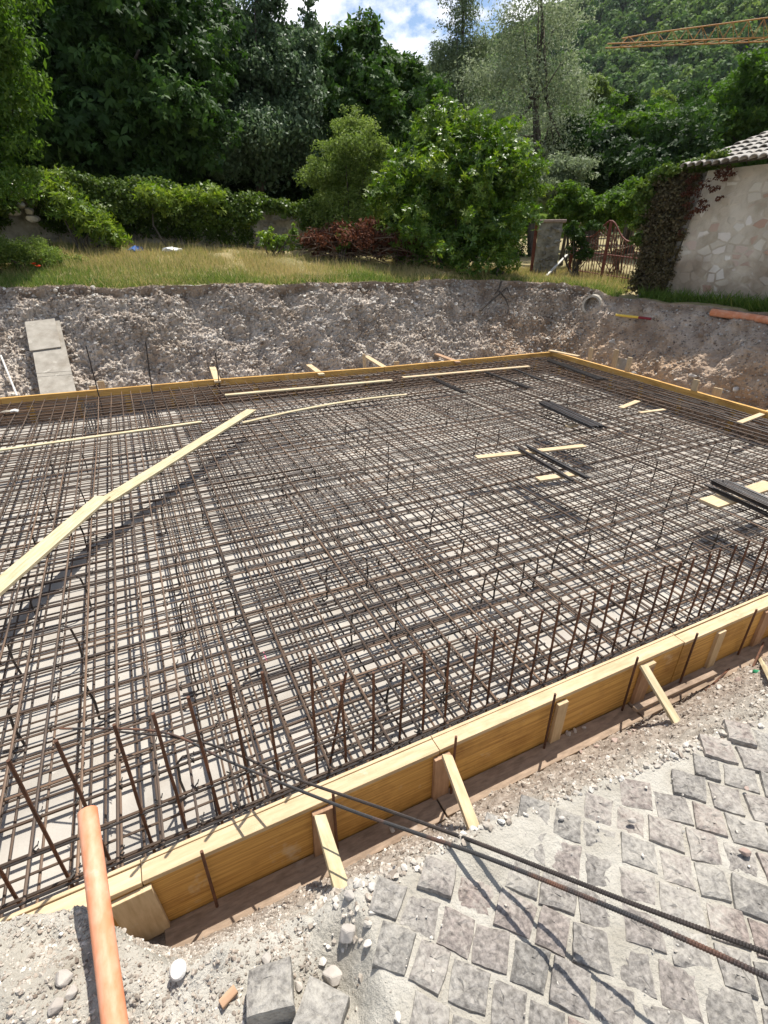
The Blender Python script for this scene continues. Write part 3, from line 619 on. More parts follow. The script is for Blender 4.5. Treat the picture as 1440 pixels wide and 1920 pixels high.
# ledge boards
for i, (a, b, z) in enumerate([(-.40, 1.06, .112), (1.07, 2.6, .116), (2.62, 4.5, .112), (4.52, 6.5, .114), (6.52, 9, .112)]):
    plank('ledge_board', (a, BY-.071, z), (b, BY-.077, z), .138, .026, M['reddish'], ['ledge board of rough pinkish wood under the first brace', 'ledge board of rough pinkish wood under the second brace', 'ledge board under the right hand brace, its edge chipped', 'ledge board further along the formwork towards the pit corner', 'ledge board furthest along the formwork foot'][i], 'board', 'ledge boards at the formwork foot')
m_ = mat('pink_spray_paint', (.62, .10, .22), .7, (.35, .16, .16), 30, 4); lb = [o for o in bpy.data.objects if o.name == 'ledge_board'][0]
a_, b_ = atz(509, 1643, .127), atz(521, 1690, .127); mb = MB(); mb.box((a_+b_)/2+[0, 0, .0005], (np.linalg.norm(b_-a_), .007, .001), b_-a_, (1, 0, 0)); o = mb.build('paint_mark', m_); o.parent = lb; o.matrix_parent_inverse = lb.matrix_local.inverted()
plank('batten', aty(1190, 1330, 1.40)+[0, 0, 0], aty(1340, 1262, 1.42), .035, .025, M['reddish'], 'narrow pinkish batten lying against the ledge board', 'batten')
# braces
for k, (t_, b_, m, lab) in enumerate([((600, 1532), (641, 1668), 'cream', 'pale knotty brace board propped from the formwork, nearest the orange pipe'), ((838, 1418), (888, 1552), 'pale', 'pale brace board propped from the formwork, between the other two'), ((1206, 1248), (1268, 1353), 'cream', 'pale brace board with its foot among pinkish rubble stones'), ((1425, 1232), (1455, 1290), 'cream', 'pale brace board cut by the right hand frame edge')]):
    p = aty(*t_, 1.50); f = hit_near(*b_)
    plank('diagonal_brace', p, f+(f-p)*.04, .056, .022, M[m], lab, 'brace', 'braces of the near formwork', upv=(0, -.5, 1))
# steel stakes on the outer face
for i, (px, py, py2) in enumerate([(378, 1598, 1690), (625, 1488, 1560), (856, 1382, 1440), (1042, 1302, 1390), (1197, 1233, 1320), (1309, 1188, 1255), (1420, 1143, 1210), (1365, 1250, 1212)]):
    if i < 7:
        t_ = aty(px, py, BY-.035); mb = MB(); mb.tube([(t_[0], t_[1], ZB-.1), t_+np.array([.0, .004, .0])], .0075, 7)
        o = mb.build('steel_stake', M['steelrust'], loc=(t_[0], t_[1], ZB)); tag(o, 'dark rusty steel stake driven against the outside of the yellow panels', 'stake', 'steel stakes outside the near formwork')
a, b = aty(1322, 1297, 1.36), aty(1372, 1250, 1.44)
mb = MB(); mb.tube([hit_near(1322, 1297), aty(1375, 1247, 1.47)], .008, 7); o = mb.build('steel_stake', M['steelrust']); tag(o, 'rusty steel stake leaning over the ledge board towards the pit', 'stake', None)
mb = MB(); mb.tube([hit_near(1412, 1250), aty(1432, 1205, 1.47)], .008, 7); o = mb.build('steel_stake', M['steelrust']); tag(o, 'rusty steel stake leaning beside the green bottle', 'stake', None)
# back and right formwork
bk = [np.array([-4.2, 11.12, .5])]+[atz(*q, .5) for q in [(0, 746), (360, 715), (720, 688)]]
cor = atz(1035, 659, .5); bk.append(cor)
for a in bk: a[2] = .5
rgt = [cor, atz(1240, 716, .5), atz(1440, 772, .5), np.array([9.1, 3.2, .5]), np.array([9.05, 1.58, .5])]
def wallrun(name, pl, label, nrm_in):
    r = thing(name, label, 'formwork', (*((pl[0]+pl[-1])/2)[:2], 0))
    for a, b in zip(pl[:-1], pl[1:]):
        L = np.linalg.norm(b-a); n = max(1, round(L/2.5)); d = (b-a)/L
        for i in range(n):
            p, q = a+(b-a)*i/n+d*.003, a+(b-a)*(i+1)/n-d*.003
            jz = random.uniform(-.006, .006)
            plank('top_board', p+[0, 0, -.0625+jz], q+[0, 0, -.0625+jz], .065, .125, M['yellow'], None, None, parent=r)
            plank('panel', p+[0, 0, -.315], q+[0, 0, -.315], .03, .37, M['brownwood'], None, None, parent=r)
        n2 = max(1, round(L/.9))
        for i in range(n2):
            p = a+(b-a)*(i+.5)/n2-np.array(nrm_in)*.05
            plank('cleat', (p[0], p[1], .0), (p[0], p[1], .47), .09, .025, M['pale'], None, None, parent=r, upv=nrm_in)
            p = a+(b-a)*(i+.5)/n2+np.array(nrm_in)*.022
            plank('inner_batten', (p[0], p[1], .0), (p[0], p[1], .36), .10, .02, M['yellow'], None, None, parent=r, upv=nrm_in)
    return r
wallrun('formwork_wall', bk, 'yellow topped formwork wall along the far side of the steel below the gravel bank', (0, -1, 0))
wallrun('formwork_wall', rgt, 'yellow topped formwork wall on the right running from the far corner towards the viewer', (-1, 0, 0))
plank('offcut_board', atz(1030, 657, .515), atz(1085, 668, .515), .12, .025, M['pale'], 'short pale board lying over the far formwork corner', 'board')
# stakes and props behind the far walls
def stake(px, py, dy, w_, lab, grp, m='pale', lean=(0, 0)):
    p = atz(px, py+dy, .42)+np.array([0, .12, 0] if px < 1000 else [.14, 0, 0]); plank('wooden_stake', (p[0], p[1], .0), (p[0]+lean[0], p[1]+lean[1], .42+dy/960*np.linalg.norm(p)*1.02), w_, .03, M[m], lab, 'stake', grp, upv=(0, -1, 0) if px < 1000 else (-1, 0, 0))
for px, py, dy, w_ in [(1096, 657, 24, .11), (1141, 662, 30, .12), (1166, 676, 28, .11), (1289, 718, 24, .12), (1331, 733, 18, .16)]:
    stake(px, py, dy, w_, 'short pale wooden stake standing behind the right hand formwork', 'stakes behind the right formwork')
p = atz(1152, 690, .45); plank('offcut_board', p+[.1, 0, -.12], p+[.18, .0, .2], .32, .03, M['oldply'], 'greyish plywood offcut leaning between two stakes behind the right formwork', 'board', upv=(-1, 0, .3))
for px, py, dy, lab in [(193, 720, 16, 'stub of a pale stake behind the far formwork near the leaning grey board'), (175, 728, 8, 'tiny stake stub showing beside the pale stub at the far formwork'), (748, 680, 10, 'stub of pale wood behind the middle of the far formwork')]:
    stake(px, py, dy, .12, lab, None)
for t_, b_, lab in [((398, 688), (409, 715), 'short prop board wedged against the bank behind the thin steel rod'), ((578, 684), (605, 702), 'pale prop board sloping from the bank to the far formwork'), ((686, 668), (722, 688), 'thin pale prop sloping beside a small upright peg'), ((818, 664), (862, 679), 'pair of weathered prop boards laid from the bank to the far formwork')]:
    q = atz(*b_, .5); h, _ = hit(*t_)
    plank('prop_board', h if h is not None else q+[0, .8, .3], q+[0, .05, -.02], .13, .035, M['brownwood' if 'weathered' in lab else 'pale'], lab, 'board', 'props behind the far formwork')
p = atz(686, 690, .45); plank('wooden_stake', (p[0], p[1], 0), (p[0]-.02, p[1]+.05, .75), .06, .04, M['pale'], 'small upright peg beside the thin sloping prop at the far formwork', 'stake', upv=(0, -1, 0))
# grey board leaning on the bank
f0, f1 = atz(112, 745, .1), None
b0 = np.array(bk[1])+0; base = np.array([*atz(108, 742, .35)[:2], .0]); base = aty(112, 748, 11.35)
topc, _ = hit(85, 602)
plank('leaning_board', base, topc+np.array([0, -.3, 0]), .60, .03, M['oldply'], 'cement stained grey board leaning against the gravel bank behind the far formwork', 'board', upv=(0, -1, .5))
q = topc+np.array([0, -.3, 0]); d_ = (q-base)/np.linalg.norm(q-base)
plank('leaning_board', base+d_*.62*np.linalg.norm(q-base)+[-.06, -.035, .02], q+d_*.06+[-.06, -.035, .02], .56, .025, M['oldply'], 'shorter tan board lapped over the top of the leaning grey board', 'board', upv=(0, -1, .5))
mb = MB(); p, _ = hit(3, 665); mb.tube([p+[0, -.1, 0], atz(32, 742, .4)], .018, 7); o = mb.build('wooden_pole', M['whitewood']); tag(o, 'thin pale pole leaning against the bank left of the grey board', 'pole')

# ================================================================== REBAR
def ribtube(P, r, pitch=.0075, n=8, amp=.0012):
    P = np.asarray(P, float); d = np.r_[0, np.cumsum(np.linalg.norm(np.diff(P, axis=0), axis=1))]
    k = max(2, int(d[-1]/pitch)*3); s = np.linspace(0, d[-1], k); Q = np.stack([np.interp(s, d, P[:, j]) for j in range(3)], -1)
    rad = r+amp*np.where(np.arange(k) % 3 == 1, 1, -.35); mb = MB(); mb.tube(Q, rad, n); return mb
Y0, Y1, X0, X1 = 1.66, 10.95, -4.1, 9.0
def back_y(x): return float(np.interp(x, [b[0] for b in bk], [b[1] for b in bk]))-.06
def right_x(y): return float(np.interp(y, [b[1] for b in rgt[::-1]], [b[0] for b in rgt[::-1]]))-.06
unit = {}
def barmesh(kind, n, r, m, curve=True):
    key = (kind, n)
    if key not in unit:
        mb = MB(); q = random.Random(n+len(kind)*7); k = 14; P = []
        a, b, c = q.uniform(-1, 1), q.uniform(-1, 1), q.uniform(0, 6)
        for i in range(k):
            f = i/(k-1); P.append((f, .010*math.sin(3*f*math.pi*a+c), .006*math.sin(5*f*b+c)))
        mb.tube(P, r, 6); o = mb.build(kind, m); me = o.data; bpy.data.objects.remove(o); unit[key] = me
    return unit[key]
def bar(kind, p, q, n, r, m, label, group):
    # the unit bar is stretched along its length only
    p = np.array(p, float); q = np.array(q, float); d = q-p; L = np.linalg.norm(d); ux = d/L; uz = np.array([0, 0, 1.]); uy = np.cross(uz, ux)
    o = bpy.data.objects.new(kind, barmesh(kind, n, r, m)); C.objects.link(o)
    Rm = Matrix((ux*L, uy, uz)).transposed().to_4x4(); Rm.translation = Vector(p); o.matrix_world = Rm
    return tag(o, label, 'steel bar', group)
ZT, ZL = .425, .055
GX, GY = .178, .188
x = X0+.03; k = 0
while x < X1:
    j = random.uniform(-.012, .012); sk = random.uniform(-.02, .02)
    bar('mat_bar', (x+j, Y0, ZT), (x+j+sk, back_y(x), ZT), k % 4, .0078, M['steel'], 'brown ribbed steel bar of the top mat running away from the viewer', 'top mat bars running away')
    j = random.uniform(-.03, .03)+.06
    bar('lower_mat_bar', (x+j, Y0, ZL), (x+j+random.uniform(-.03, .03), back_y(x), ZL), k % 4, .0075, M['steel'], 'brown ribbed steel bar of the bottom mat running away from the viewer', 'bottom mat bars running away')
    if k % 4 != 1: bar('lower_mat_bar', (x+j+.085, Y0, ZL+.016), (x+j+.085+random.uniform(-.03, .03), back_y(x), ZL+.016), k % 4, .007, M['steel'], 'brown ribbed steel bar of the bottom mat running away from the viewer', 'bottom mat bars running away')
    x += GX*random.uniform(.94, 1.06); k += 1
y = Y0+.10; k = 0
while y < 11.0:
    xe = min(right_x(y), 9.4); j = random.uniform(-.012, .012)
    xs_ = X0
    if y > back_y(X0): break
    xe2 = xe
    while xe2 > xs_ and back_y(xe2) < y+.02: xe2 -= .3
    if xe2 > xs_+2:
        bar('mat_bar', (xs_, y+j, ZT-.017), (xe2, y+j+random.uniform(-.025, .025), ZT-.017), 4+k % 4, .0078, M['steel'], 'dark ribbed steel bar of the top mat running across the view', 'top mat bars running across')
        j2 = random.uniform(-.03, .03)+.07
        if back_y(xe2) > y+j2+.05: bar('lower_mat_bar', (xs_, y+j2, ZL-.017), (xe2, y+j2, ZL-.017), 4+k % 4, .0075, M['steel'], 'dark ribbed steel bar of the bottom mat running across the view', 'bottom mat bars running across')
        j3 = j2+.095
        if k % 5 != 2 and back_y(xe2) > y+j3+.05: bar('lower_mat_bar', (xs_, y+j3, ZL+.016), (xe2, y+j3+random.uniform(-.02, .02), ZL+.016), 4+k % 4, .007, M['steel'], 'dark ribbed steel bar of the bottom mat running across the view', 'bottom mat bars running across')
    y += GY*random.uniform(.94, 1.06); k += 1
# lap bars tied beside the cross bars (the dense band in the middle)
k = 0; y = Y0+.16
while y < 9.2:
    a = .15+.05*y+random.uniform(-.15, .1); L = random.uniform(1.7, 2.3)
    bar('lap_bar', (a, y+.03, ZT-.017), (a+L, y+.028, ZT-.017), k % 3, .0075, M['steeldark'], 'short dark lap bar tied beside the cross bars in the dense middle band', 'lap bars in the middle band')
    bar('lap_bar', (a+.1, y-.035, ZL+.016), (a+L+.1, y-.032, ZL+.016), k % 3, .0075, M['steeldark'], 'short dark lap bar tied beside the cross bars in the dense middle band', 'lap bars in the middle band')
    y += GY*1.0; k += 1
q = np.random.default_rng(61); V_, T_ = [], []
c = np.stack([q.uniform(-2.5, 8.6, 4200), q.uniform(1.75, 10.2, 4200), np.full(4200, ZT-.008)], -1)
xb = np.array([o.location.x for o in bpy.data.objects if o.name.startswith('mat_bar') and abs(o.matrix_world.col[0][1]) > 1]); yb = np.array([o.location.y for o in bpy.data.objects if o.name.startswith('mat_bar') and abs(o.matrix_world.col[0][0]) > 1])
c[:, 0] = xb[np.abs(xb[None, :]-c[:, :1]).argmin(1)]; c[:, 1] = yb[np.abs(yb[None, :]-c[:, 1:2]).argmin(1)]
for sg in (-1, 1):
    d = np.array([.017, .017*sg, 0]); e = np.array([-.0022*sg, .0022, 0])
    for z0 in (.006, -.02):
        V_.append(np.stack([c-d-e+[0, 0, z0], c+d-e+[0, 0, z0], c+d+e+[0, 0, z0+.004], c-d+e+[0, 0, z0+.004]], 1))
    V_.append(np.stack([c+d*.9-e, c+d*1.5-e+[0, 0, .022], c+d*1.5+e+[0, 0, .022], c+d*.9+e], 1))
V_ = np.concatenate(V_).reshape(-1, 3); o = meshobj('tie_wires', fastmesh('tie_wires', V_, 4, np.full(len(V_), .5), M['wire'])); o['kind'] = 'stuff'; o['label'] = 'twisted wire ties at the crossings of the top mat'; o['category'] = 'tie wire'
# edge bars stacked against the far and right formwork
for i in range(5):
    z = .07+.075*i
    a, b = np.array([X0, back_y(X0)-.02, z]), None
    for p, q in zip(bk[:-1], bk[1:]):
        p2, q2 = np.array([p[0], p[1]-.10, z]), np.array([q[0]-.1, q[1]-.10, z])
        bar('edge_bar', p2, q2, i % 3, .007, M['steeldark'], 'dark edge bar stacked inside the far formwork wall', 'edge bars at the far wall')
for i in range(5):
    z = .07+.075*i
    for p, q in zip(rgt[:-1], rgt[1:]):
        bar('edge_bar', (p[0]-.12, p[1]-.08, z), (q[0]-.12, q[1], z), i % 3, .007, M['steeldark'], 'dark edge bar stacked inside the right hand formwork wall', 'edge bars at the right wall')
for i in range(6):
    dx = .22+.12*i+random.uniform(-.02, .02)
    bar('edge_bar', (cor[0]-dx, cor[1]-.25, ZT+.014), (9.0-dx, 2.6, ZT+.014), i % 3, .0075, M['steelgrey'], 'grey steel bar laid lengthwise over the mat beside the right hand formwork', 'extra bars beside the right wall')
# bars lacing the uprights together
for z, yy in [(.33, 1.80), (.60, 1.80), (.47, 1.70)]:
    bar('lacing_bar', (-2.2, yy, z), (8.7, yy, z+.01), 1, .0055, M['steeldark'], 'thin dark lacing bar tied along the row of upright bars', 'lacing bars')
# upright starter bars
tops = [(-75, 1520), (10, 1425), (108, 1392), (203, 1363), (282, 1336), (360, 1308), (433, 1283), (499, 1258), (573, 1238), (641, 1282), (695, 1262), (750, 1241), (803, 1222), (846, 1205), (893, 1192), (934, 1176), (974, 1163), (1017, 1147), (1051, 1135), (1087, 1122), (1120, 1108), (1152, 1098), (1185, 1087), (1215, 1075), (1247, 1063), (1274, 1054), (1303, 1045), (1330, 1038), (1356, 1030), (1378, 1023), (1409, 1013), (1432, 1007)]
unit_up = []
for i in range(4):
    mb = MB(); q = random.Random(i+90); P = [(q.uniform(-.004, .004)*math.sin(f*3), q.uniform(-.004, .004)*f, f*1.0) for f in np.linspace(0, 1, 8)]
    P = [(0, -.22, .012), (0, -.05, .012), (0, -.012, .02)]+[(0, 0, .05)]+P[1:]
    mb.tube(P, .0078, 7); o = mb.build('starter_bar', M['steelrust']); unit_up.append(o.data); bpy.data.objects.remove(o)
def upright(p, i, label='upright rusty ribbed starter bar in the row just inside the near formwork', group='upright starter bars', lean=None):
    o = bpy.data.objects.new('starter_bar', unit_up[i % 4]); C.objects.link(o)
    o.location = (p[0], p[1], .0); h = p[2]; o.scale = (1, 1, h)
    o.rotation_euler = (random.uniform(-.02, .02), random.uniform(-.025, .025), 0) if lean is None else lean
    return tag(o, label, 'steel bar', group)
last = None
for i, (px, py) in enumerate(tops):
    p = aty(px, py, 1.80); upright(p, i); last = p
for i in range(1, 29):
    upright((last[0]+.158*i, 1.80, last[2]+random.uniform(-.03, .03)), i)
o = upright(aty(585, 1290, 1.86), 1, 'dark starter bar leaning across its neighbour in the row', None, (-.05, .22, 0))
# chairs between the mats
def chair_mesh(q):
    a = .18; h = ZT-.03; t = lambda s: [(s*a, 0, h), (s*(a+.015), 0, h-.03), (s*(a+.03), .01, h*.5), (s*(a+.02), .02, .035), (s*(a+.04), .03, .012), (s*(a+.14), .05, .010)]
    P = t(-1)[::-1]+t(1); P[5] = (-a+.02, 0, h+.004); P[6] = (a-.02, 0, h+.004); mb = MB()
    mb.tube(P, .008, 6); o = mb.build('spacer_chair', M['steeldark'], smooth=False); me = o.data; bpy.data.objects.remove(o); return me
chm = [chair_mesh(k) for k in range(1)]
chairs = [(113, 910), (98, 972), (335, 932), (365, 1028), (97, 1082), (68, 1177), (383, 1108), (405, 1202), (83, 1293), (650, 1045), (702, 1125), (785, 1245), (950, 1053), (975, 1045), (905, 995), (842, 940), (1220, 975), (707, 830), (670, 783), (917, 800), (753, 870), (1213, 860), (1357, 827), (1287, 897), (1137, 933), (1227, 793), (120, 843), (600, 960), (560, 880), (1080, 1000), (1330, 990), (390, 1395), (1050, 740), (860, 755), (300, 790)]
for i, q in enumerate(chairs):
    p = atz(*q, ZT+.02); o = bpy.data.objects.new('spacer_chair', chm[0]); C.objects.link(o); o.location = (p[0], p[1], .004); o.scale = (random.uniform(.9, 1.1), 1, 1.0)
    o.rotation_euler = (0, 0, random.uniform(-.08, .08)); tag(o, 'bent dark steel spacer chair holding the top mat up', 'spacer', 'spacer chairs between the mats')
# hairpins near the far wall
for px, py, lab in [(170, 770, 'sheaf of hairpin bars standing by the leftmost thin rod at the far wall'), (282, 765, 'sheaf of hairpin bars with a crossing bar by the middle thin rod'), (420, 755, 'rusty hairpin bars at the end of the long pale lath')]:
    p = atz(px, py, .40); r_ = thing('hairpin_sheaf', lab, 'steel bars', (p[0], p[1], 0))
    for k in range(5 if px < 400 else 3):
        mb = MB(); dx = .05*k; mb.tube([(p[0]-.12+dx*.9, p[1], .02), (p[0]-.14+dx, p[1]+.22, .46), (p[0]-.12+dx, p[1]+.22, .475), (p[0]-.08+dx, p[1], .02)], .007, 6)
        mb.build('hairpin', M['steelrust' if px > 400 else 'steelgrey'], parent=r_)
# three thin tall rods with string lines
rods = []
for i, (px, py, py2) in enumerate([(161, 648, 748), (273, 641, 740), (404, 662, 728)]):
    t_ = aty(px, py, 10.75); b_ = aty([187, 286, 412][i], py2, 10.75); mb = MB(); mb.tube([(b_[0], 10.75, .0), (b_[0], 10.75, b_[2]), t_], .011, 7)
    o = mb.build('steel_rod', M['steeldark'], loc=(b_[0], 10.75, 0)); tag(o, ['thin tall steel rod at the far wall nearest the grey leaning board', 'thin tall steel rod in the middle of three at the far wall', 'thin tall steel rod at the far wall beside the wedged prop board'][i], 'rod', 'thin rods at the far wall'); rods.append((b_+t_)/2)
for i, dz in enumerate((0.0, .06)):
    mb = MB(); P = [rods[0]+[-3.4, 0, .05+dz], rods[0]+[0, 0, dz], rods[1]+[0, 0, dz], rods[2]+[0, 0, dz+.02]]; mb.tube(P, .0025, 4)
    o = mb.build('string_line', M['wire']); tag(o, ['lower thin string line stretched between the tall rods', 'upper thin string line stretched between the tall rods'][i], 'string')
# loose planks on the mats
PK = [((-6, 845), (378, 791), .07, 'cream', .022, 'long pale lath lying across the mats on the left'), ((422, 741), (735, 713), .10, 'cream', .025, 'pale lath along the far wall, left of its twin'), ((755, 708), (992, 687), .10, 'pale', .025, 'pale lath along the far wall, nearer the corner'), ((455, 793), (762, 740), .07, 'cream', .02, 'thin slightly bowed lath sloping up from the big plank end'),
      ((893, 858), (1096, 836), .10, 'pale', .022, 'pale board under the two slim bundles of bars'), ((1008, 899), (1090, 887), .11, 'pale', .025, 'short split board under the near end of the slim bundles'), ((1164, 765), (1196, 752), .10, 'pale', .02, 'small offcut near the right hand wall, the farther one'), ((1199, 774), (1246, 768), .07, 'pale', .02, 'small thin offcut near the right hand wall, the nearer one'), ((1386, 793), (1446, 770), .09, 'pale', .025, 'pale board reaching over the right hand formwork'), ((1064, 800), (1080, 796), .10, 'pale', .025, 'stub of pale board under the thick bar bundle'), ((1328, 945), (1375, 931), .22, 'pale', .03, 'wide pale block under the bundle at the frame edge, nearer one'), ((1400, 923), (1446, 908), .18, 'pale', .03, 'wide pale block under the bundle at the frame edge, farther one')]
for a, b, w_, m, th, lab in PK:
    plank('loose_lath', atz(*a, ZT+.025), atz(*b, ZT+.025), w_, th, M[m], lab, 'board', 'loose boards on the mats', bend=.06 if 'bowed' in lab else 0)
plank('walk_plank', atz(-60, 1150, ZT+.05), atz(193, 932, ZT+.05), .17, .03, M['cream'], 'wide pale walkway plank in the near left of the mats', 'plank', 'walkway planks')
plank('walk_plank', atz(197, 940, ZT+.03), atz(472, 769, ZT+.03), .17, .03, M['cream'], 'wide pale walkway plank continuing towards the far wall', 'plank', 'walkway planks')
# bundles of bars
def bundle(a, b, w_, n, lab, z, lay=2, rr_=.009):
    p, q = atz(*a, z), atz(*b, z); d = (q-p)/np.linalg.norm(q-p); s = np.cross([0, 0, 1], d); c = (p+q)/2
    r_ = thing('bar_bundle', lab, 'bar bundle', (c[0], c[1], z-.02))
    for k in range(n):
        o_ = s*((k % (n//lay+1))/(n//lay)-.5)*w_+np.array([0, 0, .018*(k//(n//lay+1))]); e = random.uniform(-.08, .08)
        mb = MB(); mb.tube([p+o_+d*e, (p+q)/2+o_+[0, 0, random.uniform(-.004, .004)], q+o_+d*e*random.uniform(-1, 1)], rr_, 6); mb.build('bar', M['steelgrey' if k % 3 == 0 else 'steeldark'], parent=r_)
    for f in (.2, .8):
        mb = MB(); c2 = p+(q-p)*f; mb.tube([c2-s*w_*.54+[0, 0, -.012], c2-s*w_*.5+[0, 0, .03], c2+s*w_*.5+[0, 0, .03], c2+s*w_*.54+[0, 0, -.012]], .003, 5); mb.build('tie_wire', M['wire'], parent=r_)
bundle((1022, 757), (1122, 803), .22, 26, 'thick bundle of dark steel bars raised on wood in the far right of the mats', .56, 3)
bundle((972, 840), (1075, 902), .05, 6, 'slim pair of bars over the pale boards, left of its twin', .48)
bundle((992, 838), (1104, 897), .07, 8, 'slim bundle of bars over the pale boards, right of its twin', .48)
bundle((1352, 906), (1475, 962), .22, 22, 'thick bundle of grey steel bars at the right hand frame edge', .56, 3)
bundle((812, 710), (872, 737), .10, 7, 'short grey bundle near the end of the far laths', .47)
bundle((912, 698), (992, 728), .10, 6, 'short grey bundle by the far corner, left of the corner bars', .47)
bundle((965, 692), (1020, 715), .06, 4, 'slight grey bundle by the far corner', .47)
bundle((1032, 676), (1130, 712), .22, 9, 'flat layer of grey bars in the far corner', .46)
bundle((1325, 1300-390), (1450, 970), .07, 6, 'slim bundle lying on the wide pale block at the frame edge', .48)
# foreground long bars
def spl(P, n=60):
    P = np.array(P, float); k = len(P); d = np.r_[0, np.cumsum(np.linalg.norm(np.diff(P, axis=0), axis=1))]; s = np.linspace(0, d[-1], n); out = []
    for q in s:
        i = min(max(np.searchsorted(d, q)-1, 0), k-2); f = (q-d[i])/(d[i+1]-d[i]); p0 = P[max(i-1, 0)]; p1 = P[i]; p2 = P[i+1]; p3 = P[min(i+2, k-1)]
        out.append(.5*((2*p1)+(-p0+p2)*f+(2*p0-5*p1+4*p2-p3)*f*f+(-p0+3*p1-3*p2+p3)*f**3))
    return np.array(out)
A = [atz(112, 1366, .52), atz(300, 1372, .58), atz(430, 1428, .72), atz(625, 1507, 1.06), atz(780, 1562, 1.28), atz(910, 1607, 1.43), atz(1180, 1716, 1.60), atz(1440, 1833, 1.72), atz(1700, 1960, 1.86)]
o = ribtube(spl(A), .0058, .0062, 8, .0009).build('long_bar', M['steelfront'], smooth=False); tag(o, 'long ribbed bar with rusty middle slanting over the cobbles, the lower of the two', 'steel bar')
A = [atz(215, 1371, .54), atz(380, 1392, .62), atz(540, 1455, .80), atz(720, 1517, 1.10), atz(820, 1553, 1.28), atz(925, 1592, 1.42), atz(1180, 1692, 1.56), atz(1440, 1788, 1.66), atz(1700, 1890, 1.86)]
o = ribtube(spl(A), .0058, .0062, 8, .0009).build('long_bar', M['steeldark'], smooth=False); tag(o, 'long dark ribbed bar slanting over the cobbles, the upper of the two', 'steel bar')
# ================================================================== ORANGE PIPES, ODDMENTS
def pipe(P, r, name, label, wall=.003, n=28):
    P = np.array(P, float); root = thing(name, label, 'pipe', P[0]); mb = MB(); mb.tube(P, r, n, cap=False)
    d = (P[1]-P[0])/np.linalg.norm(P[1]-P[0]); mb.build('pipe_barrel', M['pvc'], parent=root, smooth=True)
    mb = MB(); mb.tube(P+d*.002*np.array([[1]]*len(P)), r-wall, n, cap=False); o = mb.build('pipe_bore', M['pvcin'], parent=root, smooth=True)
    mb = MB(); u_ = np.cross(d, [0, 0, 1]); u_ /= np.linalg.norm(u_); w2 = np.cross(d, u_); V = []
    for rad in (r, r-wall):
        for j in range(n): V.append(P[0]+rad*(u_*math.cos(2*math.pi*j/n)+w2*math.sin(2*math.pi*j/n)))
    mb.add(V, [(j, (j+1) % n, n+(j+1) % n, n+j) for j in range(n)]); mb.build('pipe_rim', M['pvc'], parent=root)
    return root
p0 = atz(164, 1522, 1.42); p1 = atz(216, 1925, 1.34)
pipe([p0, (p0+p1)/2+[0, 0, .004], p1, p1+(p1-p0)*.5], .0275, 'drain_pipe', 'orange plastic drain pipe jutting over the gravel mound in the lower left')
h0, _ = hit(1340, 588); h1, _ = hit(1439, 602)
if h0 is not None and h1 is not None:
    h0 = h0+[-.10, 0, .03]; h1 = h1+[-.10, 0, .03]; pipe([h0, (h0+h1)/2, h1, h1+(h1-h0)*.6], .075, 'drain_pipe', 'orange plastic drain pipe lying along the bank below the old house')
h0, n0 = hit(1112, 571)
if h0 is not None:
    d = np.array([.75, .45, .0]); d /= np.linalg.norm(d); root = thing('cement_pipe', 'round cement pipe mouth in the top of the bank near the far corner', 'pipe', h0); st = h0-d*.16
    mb = MB(); mb.tube([st, st+d*.9], .235, 32, cap=False); mb.build('pipe_barrel', M['pipecon'], parent=root, smooth=True)
    mb = MB(); mb.tube([st+d*.001, st+d*.88], .185, 32, cap=False); mb.build('pipe_bore', M['pipecon'], parent=root, smooth=True)
    mb = MB(); mb.tube([st+d*.85, st+d*.87], .185, 32); mb.build('pipe_plug', M['soilbrown'], parent=root)
    u_ = np.cross(d, [0, 0, 1]); V = []
    for rad in (.235, .185):
        for j in range(32): V.append(st+rad*(u_*math.cos(2*math.pi*j/32)+np.array([0, 0, 1])*math.sin(2*math.pi*j/32)))
    mb = MB(); mb.add(V, [(j, (j+1) % 32, 32+(j+1) % 32, 32+j) for j in range(32)]); mb.build('pipe_rim', M['pipecon'], parent=root)
a, _ = hit(1162, 593); b, _ = hit(1228, 599)
if a is not None:
    root = thing('marker_stick', 'yellow stick with a dark red end stuck in the bank', 'stick', a); a = a+[-.14, 0, .04]; b = b+[-.13, 0, .02]; c = a+(b-a)*.65
    mb = MB(); mb.tube([a, c], .028, 8); mb.build('yellow_shaft', M['yellowpaint'], parent=root); mb = MB(); mb.tube([c, b], .028, 8); mb.build('red_end', M['redpaint'], parent=root)
# root hanging from the bank
root = thing('dead_root', 'dark dead root hanging down the bank below the laurel bush', 'root', hit(945, 545)[0])
for P in [[(938, 528), (932, 545), (945, 560), (952, 578), (948, 590)], [(955, 525), (948, 540), (955, 556)], [(932, 545), (925, 552)]]:
    mb = MB(); mb.tube([hit(*q)[0]+[-.05, -.12, .02] for q in P], np.linspace(.03, .01, len(P)), 6); mb.build('strand', M['bark'], parent=root)
